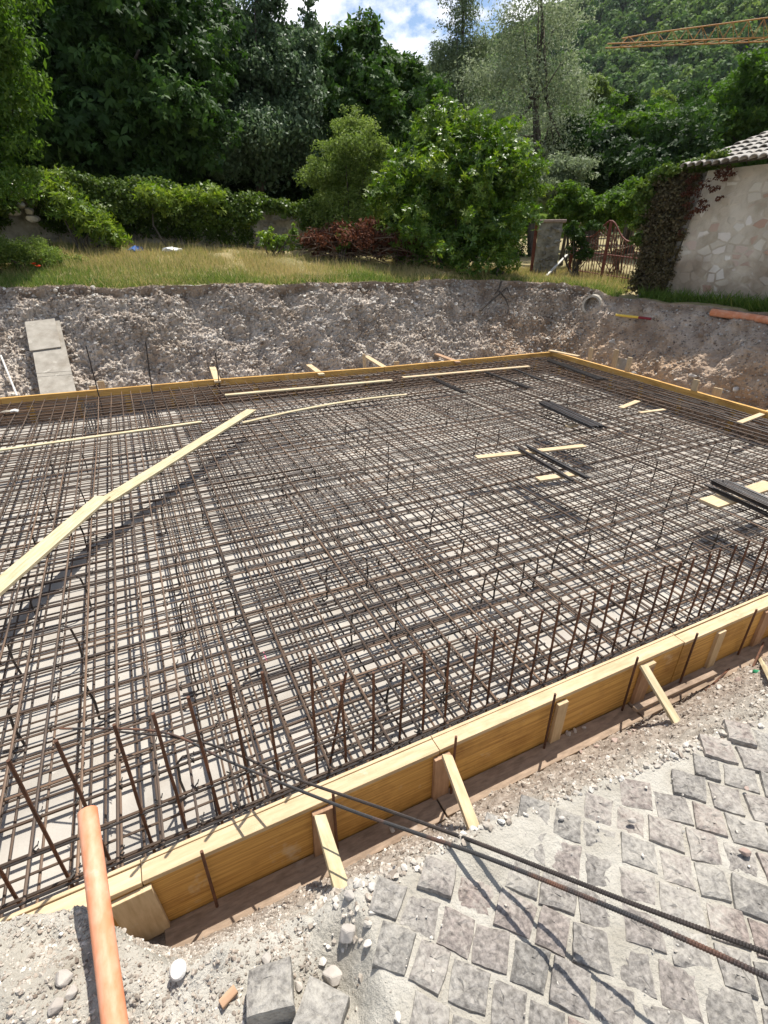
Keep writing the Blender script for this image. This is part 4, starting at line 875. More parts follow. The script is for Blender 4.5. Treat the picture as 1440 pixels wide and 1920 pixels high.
# bottle, white cap, red marks
p = hit_near(1412, 1262); root = thing('plastic_bottle', 'crushed green plastic bottle among the stones at the right frame edge', 'bottle', p); d = np.array([.8, -.5, .1]); d /= np.linalg.norm(d)
mb = MB(); mb.tube([p+d*s for s in (0, .01, .05, .09, .12, .13)], [.012, .026, .020, .027, .014, .011], 12); mb.build('body', M['greenplastic'], parent=root, smooth=True)
mb = MB(); mb.tube([p+d*.128, p+d*.145], .013, 10); mb.build('cap', M['whiteplastic'], parent=root)
p = hit_near(335, 1818); mb = MB(); mb.tube([p+[0, 0, .0], p+[-.002, -.003, .006], p+[-.003, -.005, .010]], [.022, .022, .017], 20); o = mb.build('lid', M['pinkrock'] if False else M['whitewood'], loc=p, smooth=False); tag(o, 'round whitish lid lying on the gravel near the ledge board end', 'lid')
p = hit_near(823, 1575); mb = MB(); V, f = HULL[2]; mb.add(V*np.array([.022, .016, .01])+p, f); o = mb.build('paper_scrap', M['whiteplastic'], loc=p); tag(o, 'white crumpled scrap under the long bars on the slope', 'scrap')
p = hit_near(425, 1880)
plank('wood_splinter', hit_near(415, 1888)+[0, 0, .01], hit_near(445, 1862)+[0, 0, .025], .022, .012, M['brownwood'], 'small brown wood splinter left of the loosened cobblestone', 'splinter')
p = atz(808, 1463, .13); rock(p, .03, M['pinkrock'], 'pebble', 'tan pebble lying on the ledge board beside the middle brace', 'pebble', None, sc=(1.2, .7, .6))
for px, py in [(1065, 1375), (1078, 1370), (1095, 1365), (735, 1555)]:
    rock(atz(px, py, .135), .022, M['rock'], 'pebble', 'small grey pebble resting on the ledge board', 'pebble', 'pebbles on the ledge board')
# shoe / glove at the far left formwork
p = atz(12, 772, .47); root = thing('work_glove', 'pale work glove lying on the far formwork at the left frame edge', 'glove', p)
mb = MB(); V, f = HULL[5]; mb.add(V*np.array([.12, .07, .05])+p, f); mb.build('palm', M['glove'], parent=root)
for k in range(4):
    mb = MB(); mb.tube([p+[.06, -.03+.02*k, .0], p+[.12, -.045+.03*k, .01], p+[.17, -.05+.032*k, -.01]], [.016, .014, .010], 7); mb.build('finger', M['whitewood'], parent=root)

# ================================================================== VEGETATION
def leaves(C0, Rr, n, size, rg, flat=.35, droop=0., shell=.55, asp=.5, spray=1, tone_c=.5, tone_s=.13):
    """n leaf diamonds spread through ellipsoids C0 (k,3) radii Rr (k,3), singly or in rosettes; returns (n*4,3), tone"""
    k = len(C0); wv = (Rr[:, 0]*Rr[:, 1]*Rr[:, 2])**(2/3); m = max(1, n//spray); idx = rg.choice(k, m, p=wv/wv.sum())
    d = rg.normal(size=(m, 3)); d /= np.linalg.norm(d, axis=1)[:, None]
    r = shell+(1-shell)*rg.random(m)**.7; inner = rg.random(m) < .14; r[inner] *= rg.random(inner.sum())
    r *= 1+.16*rg.normal(size=m)*(~inner)
    P = C0[idx]+d*Rr[idx]*r[:, None]
    nr = d*.6+rg.normal(size=(m, 3))*.55+np.array([0, 0, flat]); nr /= np.linalg.norm(nr, axis=1)[:, None]
    tone = np.clip(tone_c+(rg.normal(size=k)*.07)[idx]+rg.normal(size=m)*tone_s, 0, 1); sg = .7+.6*rg.random(m)
    if spray > 1:
        P = np.repeat(P, spray, 0); nc = np.repeat(nr, spray, 0); n = len(P); a = np.tile(np.arange(spray)*6.283/spray, m)+np.repeat(rg.random(m)*6.28, spray)+rg.normal(size=n)*.25
        ref = np.where(np.abs(nc[:, 2:3]) < .9, [[0, 0, 1.]], [[1., 0, 0]]); e1 = np.cross(nc, ref); e1 /= np.linalg.norm(e1, axis=1)[:, None]; e2 = np.cross(nc, e1)
        t = e1*np.cos(a)[:, None]+e2*np.sin(a)[:, None]; t = t+nc*.25; t[:, 2] -= droop*.6; t /= np.linalg.norm(t, axis=1)[:, None]
        nr = nc+rg.normal(size=(n, 3))*.2; nr -= t*(t*nr).sum(1)[:, None]; nr /= np.linalg.norm(nr, axis=1)[:, None]
        s = size*(np.repeat(sg, spray)*(.75+.4*rg.random(n)))[:, None]; P = P+t*s*.55; tone = np.clip(np.repeat(tone, spray)+rg.normal(size=n)*.05, 0, 1)
    else:
        t = np.cross(nr, rg.normal(size=(m, 3))); t[:, 2] -= droop; t -= nr*(t*nr).sum(1)[:, None]; t /= np.linalg.norm(t, axis=1)[:, None]+1e-9; s = size*sg[:, None]
    b = np.cross(nr, t)
    V = np.stack([P-t*s*.5, P+b*s*asp*.5+nr*s*.05, P+t*s*.5-nr*s*.10, P-b*s*asp*.5+nr*s*.05], 1).reshape(-1, 3)
    return V, np.repeat(tone, 4)
def sublobes(L, m, frac, rg, low=-.5):
    """scatter m smaller lobes over the surface of each main lobe"""
    Cs, Rs = [], []
    for (c, r) in L:
        c = np.array(c, float); r = np.array(r, float)
        for _ in range(m):
            d = rg.normal(size=3); d /= np.linalg.norm(d)
            if d[2] < low: d[2] = -d[2]*.5
            q = c+d*r*rg.uniform(.62, .98); s = frac*min(r.mean(), 1.25*r.min())*rg.uniform(.6, 1.3)
            Cs.append(q); Rs.append((s*rg.uniform(.9, 1.3), s*rg.uniform(.9, 1.3), s*rg.uniform(.55, .9)))
    return np.array(Cs), np.array(Rs)
def crown(name, L, m, frac, n, size, mt, parent, rg, core=.35, **kw):
    Cs, Rs = sublobes(L, m, frac, rg, kw.pop('low', -.5))
    o0 = np.array(parent['_o'])
    V, t = leaves(Cs, Rs, n, size, rg, **kw)
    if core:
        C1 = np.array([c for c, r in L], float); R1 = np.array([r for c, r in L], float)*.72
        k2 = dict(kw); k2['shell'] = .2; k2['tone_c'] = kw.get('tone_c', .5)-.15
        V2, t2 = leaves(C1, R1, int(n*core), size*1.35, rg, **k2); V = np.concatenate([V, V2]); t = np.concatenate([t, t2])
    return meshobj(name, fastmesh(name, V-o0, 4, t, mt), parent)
def trunk(parent, base, top, r, L, rg, nl=8, lr=.35, m='bark'):
    mb = MB(); base = np.array(base, float); top = np.array(top, float); k = 9
    P = [base+(top-base)*f+np.array([rg.normal()*.06, rg.normal()*.06, 0])*np.linalg.norm(top-base)*.15*(f > 0) for f in np.linspace(0, 1, k)]
    mb.tube([P[0]-[0, 0, .3]]+P, [r*1.5, r*1.25]+[r*(1-.75*f) for f in np.linspace(.12, 1, k-1)], 9)
    for i in range(nl):
        f = rg.uniform(.3, .9); p = P[int(f*(k-1))]; c, rr_ = L[rg.integers(len(L))]; q = np.array(c)+rg.normal(size=3)*np.array(rr_)*.45
        mid = (p+q)/2+np.array([0, 0, -.08*np.linalg.norm(q-p)])
        mb.tube([p, mid, q], [r*lr, r*lr*.6, r*lr*.2], 6)
    return mb.build('trunk', M[m], parent=parent, smooth=True)
def px_lobe(px, py, D, wpx, hpx, deep=.9):
    if hpx > 1.4*wpx: deep = .9*wpx/max(wpx, hpx*.6)
    c = atd(px, py, D); s = D/(F0*math.cos(PITCH))*1.06
    s *= .84; return (c, (wpx*s, max(wpx, hpx*.6)*s*deep, hpx*s))
def tree(name, label, cat, px, D, L, mt, n, size, group=None, tr=.22, topf=.75, m=14, frac=.33, seed=1, nl=8, base=None, core=.35, **kw):
    rg = np.random.default_rng(seed); b = gbase(px, D) if base is None else np.array(base)
    r_ = thing(name, label, cat, b, group); Ls = L
    zt = max(c[2]+r[2] for c, r in Ls); tc_ = Ls[int(np.argmax([c[2] for c, r in Ls]))][0]
    top = np.array([tc_[0]*.6+b[0]*.4, tc_[1]*.6+b[1]*.4, b[2]+(zt-b[2])*topf])
    trunk(r_, b, top, tr, Ls, rg, nl); crown('crown', Ls, m, frac, n, size, M[mt], r_, rg, core, **kw); return r_
Lb = lambda *a: [px_lobe(*q) for q in a]
# big dark tree on the left, tiers of drooping foliage
tree('broad_tree', 'very large dark tree filling the upper left, lit only along its right edge', 'tree', 240, 24,
     Lb((230, 60, 24, 150, 90), (130, 130, 24, 120, 110), (320, 150, 23, 95, 100), (220, 230, 23, 150, 90), (340, 265, 22.5, 70, 70), (90, 250, 24, 100, 80), (250, -60, 25, 120, 90), (200, 310, 24, 160, 60)), 'lf_walnut', 70000, .20, tr=.4, seed=3, m=24, frac=.28, spray=6, droop=.8, flat=.5, asp=.42, tone_c=.45)
tree('broad_tree', 'dark tree behind the large one at the upper left corner', 'tree', 60, 29, Lb((40, 40, 29, 140, 110), (60, 180, 29, 120, 120), (-60, 120, 29, 120, 150), (100, 300, 28, 150, 60)), 'lf_dark', 36000, .21, tr=.35, seed=4, m=18, frac=.33, spray=6)
tree('leafy_tree', 'light green tree cut by the left frame edge', 'tree', -60, 16, Lb((-40, 40, 16, 85, 90), (-30, 150, 16, 70, 80), (-30, 240, 16, 55, 60), (-70, 320, 16, 80, 60)), 'lf_bright', 15000, .13, tr=.2, seed=5, m=16, frac=.33, droop=1.2, asp=.35, tone_c=.6)
tree('poplar_tree', 'tall grey green poplar clump with three narrow spires', 'tree', 490, 26,
     Lb((428, 70, 26, 24, 100), (500, 60, 26, 27, 110), (583, 95, 26, 17, 90), (470, 180, 26, 60, 90), (555, 190, 25.5, 50, 90), (500, 280, 25.5, 90, 70), (400, 250, 26, 45, 90), (585, 290, 26, 40, 60), (545, 110, 26, 16, 60), (462, 90, 26, 16, 60), (520, -10, 26, 12, 50), (410, -10, 26, 12, 50)), 'lf_poplar', 40000, .15, tr=.22, seed=6, m=26, frac=.34, droop=1.0, asp=.55, tone_c=.5, topf=.9)
tree('round_tree', 'round topped dark green tree right of the poplar spires', 'tree', 700, 27,
     Lb((680, 102, 27, 58, 52), (640, 170, 27, 48, 55), (725, 165, 27, 55, 60), (700, 230, 27, 100, 70), (785, 225, 27, 42, 62), (640, 250, 27, 60, 70), (760, 280, 27, 90, 60), (690, 320, 27, 110, 60)), 'lf_walnut', 52000, .18, tr=.35, seed=7, m=24, frac=.28, spray=6, flat=.6, droop=.5, tone_c=.58)
tree('silver_tree', 'tall thin silvery tree in front of the clouds', 'tree', 850, 31,
     Lb((858, 60, 31, 30, 80), (850, 160, 31, 42, 90), (870, -20, 31, 26, 60), (830, 240, 31, 50, 70), (880, 120, 31, 30, 60), (820, 110, 31, 16, 40)), 'lf_silver', 15000, .13, tr=.16, seed=8, m=18, frac=.42, core=.12, asp=.4, droop=.4, tone_c=.35, topf=.9)
tree('silver_tree', 'wide airy silver leaved tree with forked stems showing through', 'tree', 1000, 29,
     Lb((1010, 60, 29, 60, 70), (968, 145, 29, 45, 60), (1050, 110, 29, 48, 70), (920, 180, 29, 60, 70), (990, 190, 29, 80, 60), (1050, 200, 29, 45, 60), (950, 270, 29, 80, 60), (1030, 300, 29, 55, 45), (990, 10, 29, 40, 50), (1000, 340, 28, 60, 45)), 'lf_silver', 21000, .13, tr=.2, seed=9, m=16, frac=.38, core=.05, asp=.4, droop=.4, nl=16, topf=.9, tone_c=.65)
tree('silver_tree', 'low silver leaved bush tree beside the brick capped pillar', 'tree', 1055, 24, Lb((1045, 340, 24, 40, 30), (1080, 325, 24, 30, 25), (1030, 375, 24, 30, 30)), 'lf_silver', 6000, .12, tr=.08, seed=10, m=14, frac=.4, asp=.4, core=.3)
# right hand woods
for i, (px, py, D, w_, h_, mt, lab, tc_) in enumerate([(1112, 250, 37, 45, 50, 'lf_bright', 'mid green tree just right of the wide silver tree', .45), (1180, 270, 33, 66, 48, 'lf_bright', 'light green tree above the iron gate', .5), (1275, 255, 36, 62, 45, 'lf_walnut', 'dark green tree above the ivy covered house corner', .6),
        (1168, 205, 62, 24, 26, 'lf_dark', 'dark conifer like tree above the light green one', .6), (1232, 212, 66, 26, 22, 'lf_thin', 'yellowish green tree half way up the wood', .45), (1335, 222, 52, 42, 30, 'lf_walnut', 'broad tree in the wood above the tiled roof', .55), (1425, 195, 36, 46, 62, 'lf_bright', 'leafy tree at the right frame edge above the roof', .35), (1292, 185, 85, 26, 18, 'lf_walnut', 'rounded tree high in the wood below the crane jib', .6), (1372, 172, 90, 26, 18, 'lf_bright', 'bright tree high in the wood near the right frame edge', .45), (1100, 290, 31, 60, 50, 'lf_dark', 'shaded dark tree behind the silver bush', .5), (1230, 310, 30, 80, 50, 'lf_dark', 'shaded dark tree left of the house roof', .5), (1350, 260, 40, 80, 40, 'lf_dark', 'shaded dark tree just over the roof tiles', .5), (830, 330, 30, 80, 60, 'lf_dark', 'shaded dark tree behind the laurel bush', .5), (910, 380, 30, 80, 60, 'lf_dark', 'shaded dark tree between the laurel bush and the silver tree', .45), (1212, 235, 46, 40, 32, 'lf_walnut', 'mid green tree behind the light green one', .6), (1118, 185, 70, 24, 22, 'lf_thin', 'pale tree seen right of the silver crown', .45)]):
    b = gbase(px, D); c = atd(px, py, D); rad = w_*D/850
    tree('woodland_tree', lab, 'tree', px, D, Lb((px, py, D, w_, h_), (px-w_*.5, py+h_*.5, D, w_*.7, h_*.7), (px+w_*.5, py+h_*.55, D, w_*.7, h_*.7), (px, py+h_*1.3, D, w_*1.0, h_*.8)), mt, 14000 if D > 45 else 22000, .17 if D < 45 else .26, 'trees of the wood on the right', tr=.25, seed=20+i, m=18, frac=.34, spray=5, tone_c=tc_, flat=.5)
# shaded understorey that closes the wood behind the wall
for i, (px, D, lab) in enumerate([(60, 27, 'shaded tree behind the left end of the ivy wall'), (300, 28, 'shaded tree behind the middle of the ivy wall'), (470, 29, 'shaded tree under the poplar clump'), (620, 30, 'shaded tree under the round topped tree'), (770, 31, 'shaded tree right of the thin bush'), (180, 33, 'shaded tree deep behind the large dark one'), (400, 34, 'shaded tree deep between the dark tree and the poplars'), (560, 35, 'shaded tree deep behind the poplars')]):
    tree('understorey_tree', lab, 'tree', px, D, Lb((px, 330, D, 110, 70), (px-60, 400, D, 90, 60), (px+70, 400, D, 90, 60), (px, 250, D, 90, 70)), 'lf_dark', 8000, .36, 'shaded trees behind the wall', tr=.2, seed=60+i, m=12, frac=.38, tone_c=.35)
# bushes
def bush(name, label, cat, px, D, L, mt, n, size, seed, group=None, m=22, frac=.3, stems=7, **kw):
    rg = np.random.default_rng(seed); b = gbase(px, D); r_ = thing(name, label, cat, b, group); mb = MB()
    for k in range(stems):
        c, rr_ = L[k % len(L)]; q = np.array(c)+rg.normal(size=3)*np.array(rr_)*.3
        mb.tube([b+[rg.normal()*.12, rg.normal()*.12, -.1], (b+q)/2+rg.normal(size=3)*.1, q], [.035, .025, .01], 5)
    mb.build('stems', M['bark'], parent=r_); crown('foliage', L, m, frac, n, size, M[mt], r_, rg, **kw); return r_
bush('laurel_bush', 'large glossy laurel bush standing over the pit edge', 'bush', 860, 17.6, Lb((850, 330, 17.6, 100, 80), (800, 400, 17.4, 95, 85), (930, 400, 17.4, 85, 90), (835, 255, 17.6, 50, 45), (910, 290, 17.6, 60, 60), (860, 455, 17.2, 130, 55), (770, 330, 17.6, 45, 55), (970, 340, 17.5, 35, 50)), 'lf_laurel', 62000, .105, 31, frac=.24, m=40, spray=7, asp=.34, flat=.5, tone_c=.5, tone_s=.2, low=-.9)
bush('airy_bush', 'airy light green bush left of the laurel', 'bush', 655, 18.6, Lb((650, 300, 18.6, 55, 55), (665, 250, 18.6, 35, 35), (620, 350, 18.6, 45, 50), (690, 360, 18.6, 45, 60), (650, 410, 18.4, 75, 40), (600, 330, 18.6, 25, 30), (705, 290, 18.6, 22, 40)), 'lf_thin', 20000, .09, 32, frac=.30, asp=.35, core=.25, tone_c=.55)
bush('hedge_bush', 'bright rounded bush behind the gate, left one', 'bush', 1075, 22.5, Lb((1075, 390, 22.5, 38, 32), (1105, 400, 22.5, 30, 28)), 'lf_bright', 8000, .12, 33, 'bushes behind the gate', tone_c=.65)
bush('hedge_bush', 'bright rounded bush behind the gate, right one', 'bush', 1165, 22, Lb((1165, 385, 22, 40, 35), (1140, 405, 22, 30, 30), (1190, 395, 21, 25, 30)), 'lf_bright', 8000, .12, 34, 'bushes behind the gate', tone_c=.65)
bush('laurel_shoot', 'small glossy laurel shoot by the bare stretch of stone wall', 'bush', 515, 17.2, Lb((505, 455, 17.2, 18, 22), (530, 462, 17.2, 18, 18), (552, 440, 17.2, 8, 22)), 'lf_laurel', 1600, .11, 35, tone_c=.7, asp=.4, core=.1)
bush('laurel_shoot', 'small green shoot growing through the dead brush', 'bush', 643, 16.7, Lb((643, 460, 16.7, 12, 22), (648, 440, 16.7, 8, 14)), 'lf_laurel', 700, .11, 36, tone_c=.6, asp=.4, core=.1)
bush('leafy_weed', 'dense bright green weeds at the left frame edge', 'weeds', 45, 16.2, Lb((30, 480, 16.2, 60, 26), (90, 490, 16.2, 45, 18), (-40, 470, 16.2, 50, 30)), 'lf_thin', 9000, .08, 37, asp=.25, tone_c=.45, frac=.4)
bush('weed', 'sprig of weed on the pit edge below the laurel', 'weeds', 932, 16.4, Lb((932, 510, 16.4, 9, 10), (925, 516, 16.4, 7, 7)), 'lf_bright', 300, .1, 38, core=0, tone_c=.6)
# dead brush pile
pb = gbase(660, 17.0); r_ = thing('brush_pile', 'pile of cut branches with dead red brown leaves', 'brush pile', pb)
rg = np.random.default_rng(40); mb = MB()
for k in range(170):
    c = gbase(rg.uniform(575, 800), rg.uniform(16.6, 17.8))+[0, 0, rg.uniform(.05, .7)]; d = rg.normal(size=3)*[1, .6, .35]; d /= np.linalg.norm(d); L_ = rg.uniform(.25, .8)
    mb.tube([c-d*L_, c+[0, 0, .06], c+d*L_], [.012, .010, .004], 4)
mb.build('branches', M['twig'], parent=r_)
crown('dead_leaves', Lb((640, 455, 17.1, 65, 28), (700, 455, 17.2, 60, 30), (600, 460, 17, 30, 25), (760, 465, 17.3, 50, 26)), 16, .42, 6500, .12, M['lf_brown'], r_, rg, .2, asp=.4, droop=1.2, tone_c=.4)
# ---- overgrown wall
def wallpt(px, D): return gbase(px, D)
WP = [wallpt(px, D) for px, D in [(-420, 21), (-200, 20), (0, 19.3), (150, 19.2), (300, 19.4), (450, 19.8), (560, 20), (680, 20.6), (800, 21.4)]]
hs = [1.7, 1.7, 1.75, 1.75, 1.65, 1.45, 1.2, 1.1, 1.0]
r_ = thing('overgrown_wall', 'long dry stone wall buried under ivy and creepers', 'wall', WP[4])
mb = MB(); q = random.Random(8); V, f = [], []
n = 120; dW = np.linspace(0, len(WP)-1, n)
wp = np.array(WP); ps = np.stack([np.interp(dW, range(len(WP)), wp[:, k]) for k in range(3)], -1); hh = np.interp(dW, range(len(WP)), hs)+.08*vn(ps, 1.5, 3)
nw = 26; A_ = []
for side in (0, 1):
    for j in range(nw):
        z = j/(nw-1); A_.append(np.stack([ps[:, 0], ps[:, 1]+(0 if side == 0 else .5), ps[:, 2]-.25+z*(hh+.25)], -1))
A_ = [*A_[:nw], *A_[nw:][::-1]]; A_ = np.stack(A_, 1); A_[..., 1] += .06*fbm(A_, 2.6, 3, .6, 9)
o = grid('wall_body', A_-np.array(r_['_o']), M['wallstone']); o.parent = r_
mb = MB()
for k in range(420):
    i = rg.integers(n-1); z = rg.random()
    p = A_[i, int(z*(nw-1))]+[rg.normal()*.03, -.02, 0]; V_, f_ = HULL[rg.integers(14)]; mb.add(rotz(V_*np.array([1.2, .6, 1]), 0, rg.normal()*.4)*rg.uniform(.07, .14)+p, f_)
mb.build('masonry', M['wallstone'], parent=r_)
ivyL = []
rg2 = np.random.default_rng(44)
def top_px(px): return np.interp(px, [-200, 0, 60, 110, 180, 215, 260, 330, 400, 470, 520, 560, 600], [335, 338, 336, 332, 345, 350, 345, 352, 362, 366, 376, 385, 385])
for px in range(-260, 600, 13):
    if 0 < px < 75:
        ivyL.append(px_lobe(px, top_px(px)+8, 19.0, 15, 9)); continue
    if 475 < px < 560: ivyL.append(px_lobe(px, top_px(px)+14, 19.2, 18, 13)); continue
    hpx = 24+8*rg2.random()
    ivyL.append(px_lobe(px, top_px(px)+hpx*.9, 18.7+rg2.uniform(-.15, .1), 19, hpx))
    if px < 480: ivyL.append(px_lobe(px+6, top_px(px)+42+10*rg2.random(), 18.5, 17, 20))
crown('ivy', ivyL, 9, .5, 60000, .085, M['lf_ivy'], r_, rg2, .25, asp=.8, flat=.4, tone_c=.55)
crown('creeper_fringe', [px_lobe(px, top_px(px)+75+8*rg2.random(), 19.05, 14, 26) for px in list(range(-200, 0, 16))+list(range(80, 480, 14))+[570, 600]], 6, .5, 15000, .08, M['lf_ivy'], r_, rg2, .2, asp=.5, droop=1.5, tone_c=.3)
bush('yellow_laurel', 'yellow green laurel spray leaning out from the ivy wall on the left', 'bush', 150, 17.9, Lb((120, 370, 18.2, 22, 30), (145, 395, 18, 30, 28), (175, 420, 17.9, 32, 20), (205, 440, 17.7, 25, 22), (222, 458, 17.6, 15, 18)), 'lf_laurel', 4200, .13, 45, tone_c=.8, asp=.3, core=.2, frac=.4, spray=6)
bush('yellow_laurel', 'yellow green laurel spray hanging from the middle of the ivy wall', 'bush', 310, 18, Lb((290, 370, 18.2, 26, 20), (325, 385, 18.1, 28, 18), (345, 372, 18.2, 20, 16), (395, 380, 18.2, 22, 18)), 'lf_laurel', 3200, .13, 46, tone_c=.8, asp=.3, core=.1, frac=.4, spray=6, stems=1)
# white stones on top of the wall at the left
for k, (px, py, s) in enumerate([(12, 352, 15), (30, 362, 13), (8, 392, 11), (40, 385, 9), (25, 398, 9), (55, 395, 8), (62, 410, 8)]):
    p = atd(px, py, 18.75); rock(p, s/960*18*1.1, M['rock'], 'wall_stone', ['large white stone crowning the broken left end of the ivy wall', 'second white stone on the broken left end of the ivy wall'][k] if k < 2 else 'pale stone exposed in the broken left end of the ivy wall', 'stone', None if k < 2 else 'exposed stones of the ivy wall', sc=(1.2, .8, .8))
# ---- grass, one mass
def blades(n, pick, hmin, hmax, wd, rg, tone_f, lean=.35):
    V, T = [], []
    base = pick(n); n = len(base); h = rg.uniform(hmin, hmax, n)*(.6+.7*rg.random(n)); a = rg.random(n)*6.283
    dx = np.stack([np.cos(a), np.sin(a), np.zeros(n)], -1); ln = rg.normal(size=(n, 3))*lean; ln[:, 2] = 0
    w3 = (wd*h/hmax+wd*.6)[:, None]*.5
    p0 = base-dx*w3; p1 = base+dx*w3; m_ = base+ln*h[:, None]*.45+np.stack([0*h, 0*h, h*.6], -1); tp_ = base+ln*h[:, None]*1.1+np.stack([0*h, 0*h, h*(1-.2*np.abs(ln[:, 0]))], -1)
    V = np.stack([p0, p1, tp_+dx*w3*.12, tp_-dx*w3*.12], 1).reshape(-1, 3); t = np.repeat(np.clip(tone_f(base), 0, 1), 4)
    return V, t
gr = np.random.default_rng(50)
vis = [i for i in range(NS) if T3[i, 1] > 4 and T3[i, 0] > -4.5 and not (T3[i, 0] > 10.6 and T3[i, 1] < 9.9)]
def pickband(d0, d1, pw=1.0):
    def f(n):
        i = gr.choice(vis, n); d = d0+(d1-d0)*gr.random(n)**pw
        x = T3[i, 0]+outd[i, 0]*d; y = T3[i, 1]+outd[i, 1]*d
        j = np.searchsorted(dd, d); j = np.clip(j, 1, len(dd)-1); fz = (d-dd[j-1])/(dd[j]-dd[j-1]); z = PLAT[i, j-1, 2]*(1-fz)+PLAT[i, j, 2]*fz
        return np.stack([x+gr.normal(size=n)*.03, y+gr.normal(size=n)*.03, z-.01], -1)
    return f
def tone_g(p):
    n = vn(p*[1, 1, 0], .55, 90); d = np.interp(p[:, 0], T3[:520, 0], T3[:520, 1]) if False else 0
    return .56+.34*n+.13*gr.normal(size=len(p))
V1, t1 = blades(90000, pickband(.02, 5.2), .05, .16, .012, gr, tone_g)
V2, t2 = blades(12000, pickband(1.2, 5.4), .10, .29, .009, gr, lambda p: .78+.15*gr.normal(size=len(p)), .22)
V3, t3 = blades(18000, pickband(.0, .7), .04, .12, .014, gr, lambda p: .22+.15*gr.normal(size=len(p))+.25*vn(p*[1, 1, 0], .8, 95), .5)
o = meshobj('grass', fastmesh('grass', np.concatenate([V1, V2, V3]), 4, np.concatenate([t1, t2, t3]), M['grass'])); o['kind'] = 'stuff'; o['label'] = 'dry straw coloured and green grass behind the pit edge'; o['category'] = 'grass'
# weeds under the house wall
wx = []
for i in range(NS):
    if T3[i, 0] > 10.8 and 2 < T3[i, 1] < 9.4: wx.append(i)
def pickhouse(n):
    i = gr.choice(wx, n); d = gr.uniform(.25, .75, n)**1; x = T3[i, 0]+outd[i, 0]*d; y = T3[i, 1]+outd[i, 1]*d
    return np.stack([x, y, T3[i, 2]-.02], -1)
V1, t1 = blades(7000, pickhouse, .08, .30, .02, gr, lambda p: .12+.1*gr.normal(size=len(p)), .5)
o = meshobj('weeds', fastmesh('weeds', V1, 4, t1, M['grass'])); o['kind'] = 'stuff'; o['label'] = 'dark green weeds growing along the foot of the old house wall'; o['category'] = 'weeds'
# poppies
for k, (px, py) in enumerate([(67, 500), (78, 500), (67, 508), (76, 513)]):
    p = onplat(px, py+6)
    if p is None: continue
    r_ = thing('poppy', ['red poppy at the left pit edge, upper left of four', 'red poppy at the left pit edge, upper right of four', 'red poppy at the left pit edge, third of four', 'small low poppy at the left pit edge'][k], 'flower', p, 'poppies at the left pit edge')
    mb = MB(); mb.tube([p, p+[.02, 0, .20]], .004, 4); mb.build('stem', M['green'], parent=r_); mb = MB(); c = p+[.02, 0, .20]
    for a in range(4):
        u_ = np.array([math.cos(a*1.57), math.sin(a*1.57), 0]); v_ = np.array([-u_[1], u_[0], 0]); mb.add([c, c+u_*.05-v_*.045+[0, 0, .03], c+u_*.075+[0, 0, .045], c+u_*.05+v_*.045+[0, 0, .03]], [(0, 1, 2, 3)])
    mb.build('petals', M['poppy'], parent=r_)
# plastic litter
for px, py, s, mt, lab in [(256, 474, 11, 'blue', 'crumpled blue plastic bag in the grass before the ivy wall'), (252, 482, 9, 'whiteplastic', 'small white plastic scrap beside the blue bag'), (323, 468, 13, 'whiteplastic', 'pale crumpled plastic sheet in the grass before the ivy wall')]:
    p = atd(px, py, 17.2); p[2] = max(p[2], gz(p[0], p[1])+.08); V, f = HULL[3]; q = random.Random(px); mb = MB()
    mb.add(V*np.array([1.3, .8, .7])*s/960*17+p+np.array([[q.uniform(-.05, .05) for _ in range(3)] for _ in V]), f); o = mb.build('plastic_litter', M[mt], loc=p); tag(o, lab, 'litter')
# lath leaning by the gate
p = onplat(1021, 521); t_ = atd(1063, 478, float(np.hypot(*p[:2]))+1.5); plank('leaning_lath', p, t_, .07, .04, M['whitewood'], 'grey white lath stuck slanting in the pit edge before the gate', 'lath')

# ================================================================== PILLAR, GATE, HOUSE
pb = gbase(1026, 19.4); pt_ = atd(1030, 417, 19.4)
r_ = thing('gate_pillar', 'stone gate pillar with a slab cap and dark iron jamb', 'pillar', pb); H_ = pt_[2]-pb[2]
toc = -np.array([pb[0], pb[1], 0]); toc /= np.linalg.norm(toc); sd_ = np.array([-toc[1], toc[0], 0])
mb = MB(); mb.box(pb+[0, 0, H_/2-.1], (.72, .6, H_+.2), sd_, toc); mb.build('shaft', M['wallstone'], parent=r_)
mb = MB(); q = np.random.default_rng(70)
for k in range(34):
    V_, f_ = HULL[q.integers(14)]; p = pb+sd_*q.uniform(-.32, .32)+toc*.29+[0, 0, q.uniform(.05, H_-.08)]; mb.add(V_*np.array([.13, .10, .10])*q.uniform(.7, 1.2)+p, f_)
mb.build('masonry', M['wallstone'], parent=r_)
mb = MB(); mb.box(pb+[0, 0, H_+.03], (.92, .78, .08), sd_, toc); mb.build('cap', M['pinkrock'], parent=r_, bevel=.015)
mb = MB(); mb.box(pb-sd_*.42+toc*.2+[0, 0, H_/2-.05], (.10, .12, H_+.1), sd_, toc); mb.build('jamb', M['iron'], parent=r_)
ga = atd(1068, 500, 19.2); gb = atd(1200, 512, 17.6); ga[2] = gz(*ga[:2]); gb[2] = gz(*gb[:2])
r_ = thing('iron_gate', 'rusty red iron gate with thin bars and a scalloped top', 'gate', (ga+gb)/2); n = 26
def gp(f, z): p = ga+(gb-ga)*f; return np.array([p[0], p[1], p[2]*(1-0)+z])
Hg = lambda f: 1.05+.55*math.exp(-((f-.5)/.16)**2)*1.0+.18*abs(f-.5)
for k in range(n):
    f = (k+.5)/n; mb = MB(); mb.tube([gp(f, .02), gp(f, Hg(f)-(.55 if True else 0)+.0 if k % 1 else Hg(f))], .011, 5); mb.build('bar', M['iron'], parent=r_)
for z in (.18, .72):
    mb = MB(); mb.tube([gp(0, z), gp(1, z+.02)], .017, 5); mb.build('rail', M['iron'], parent=r_)
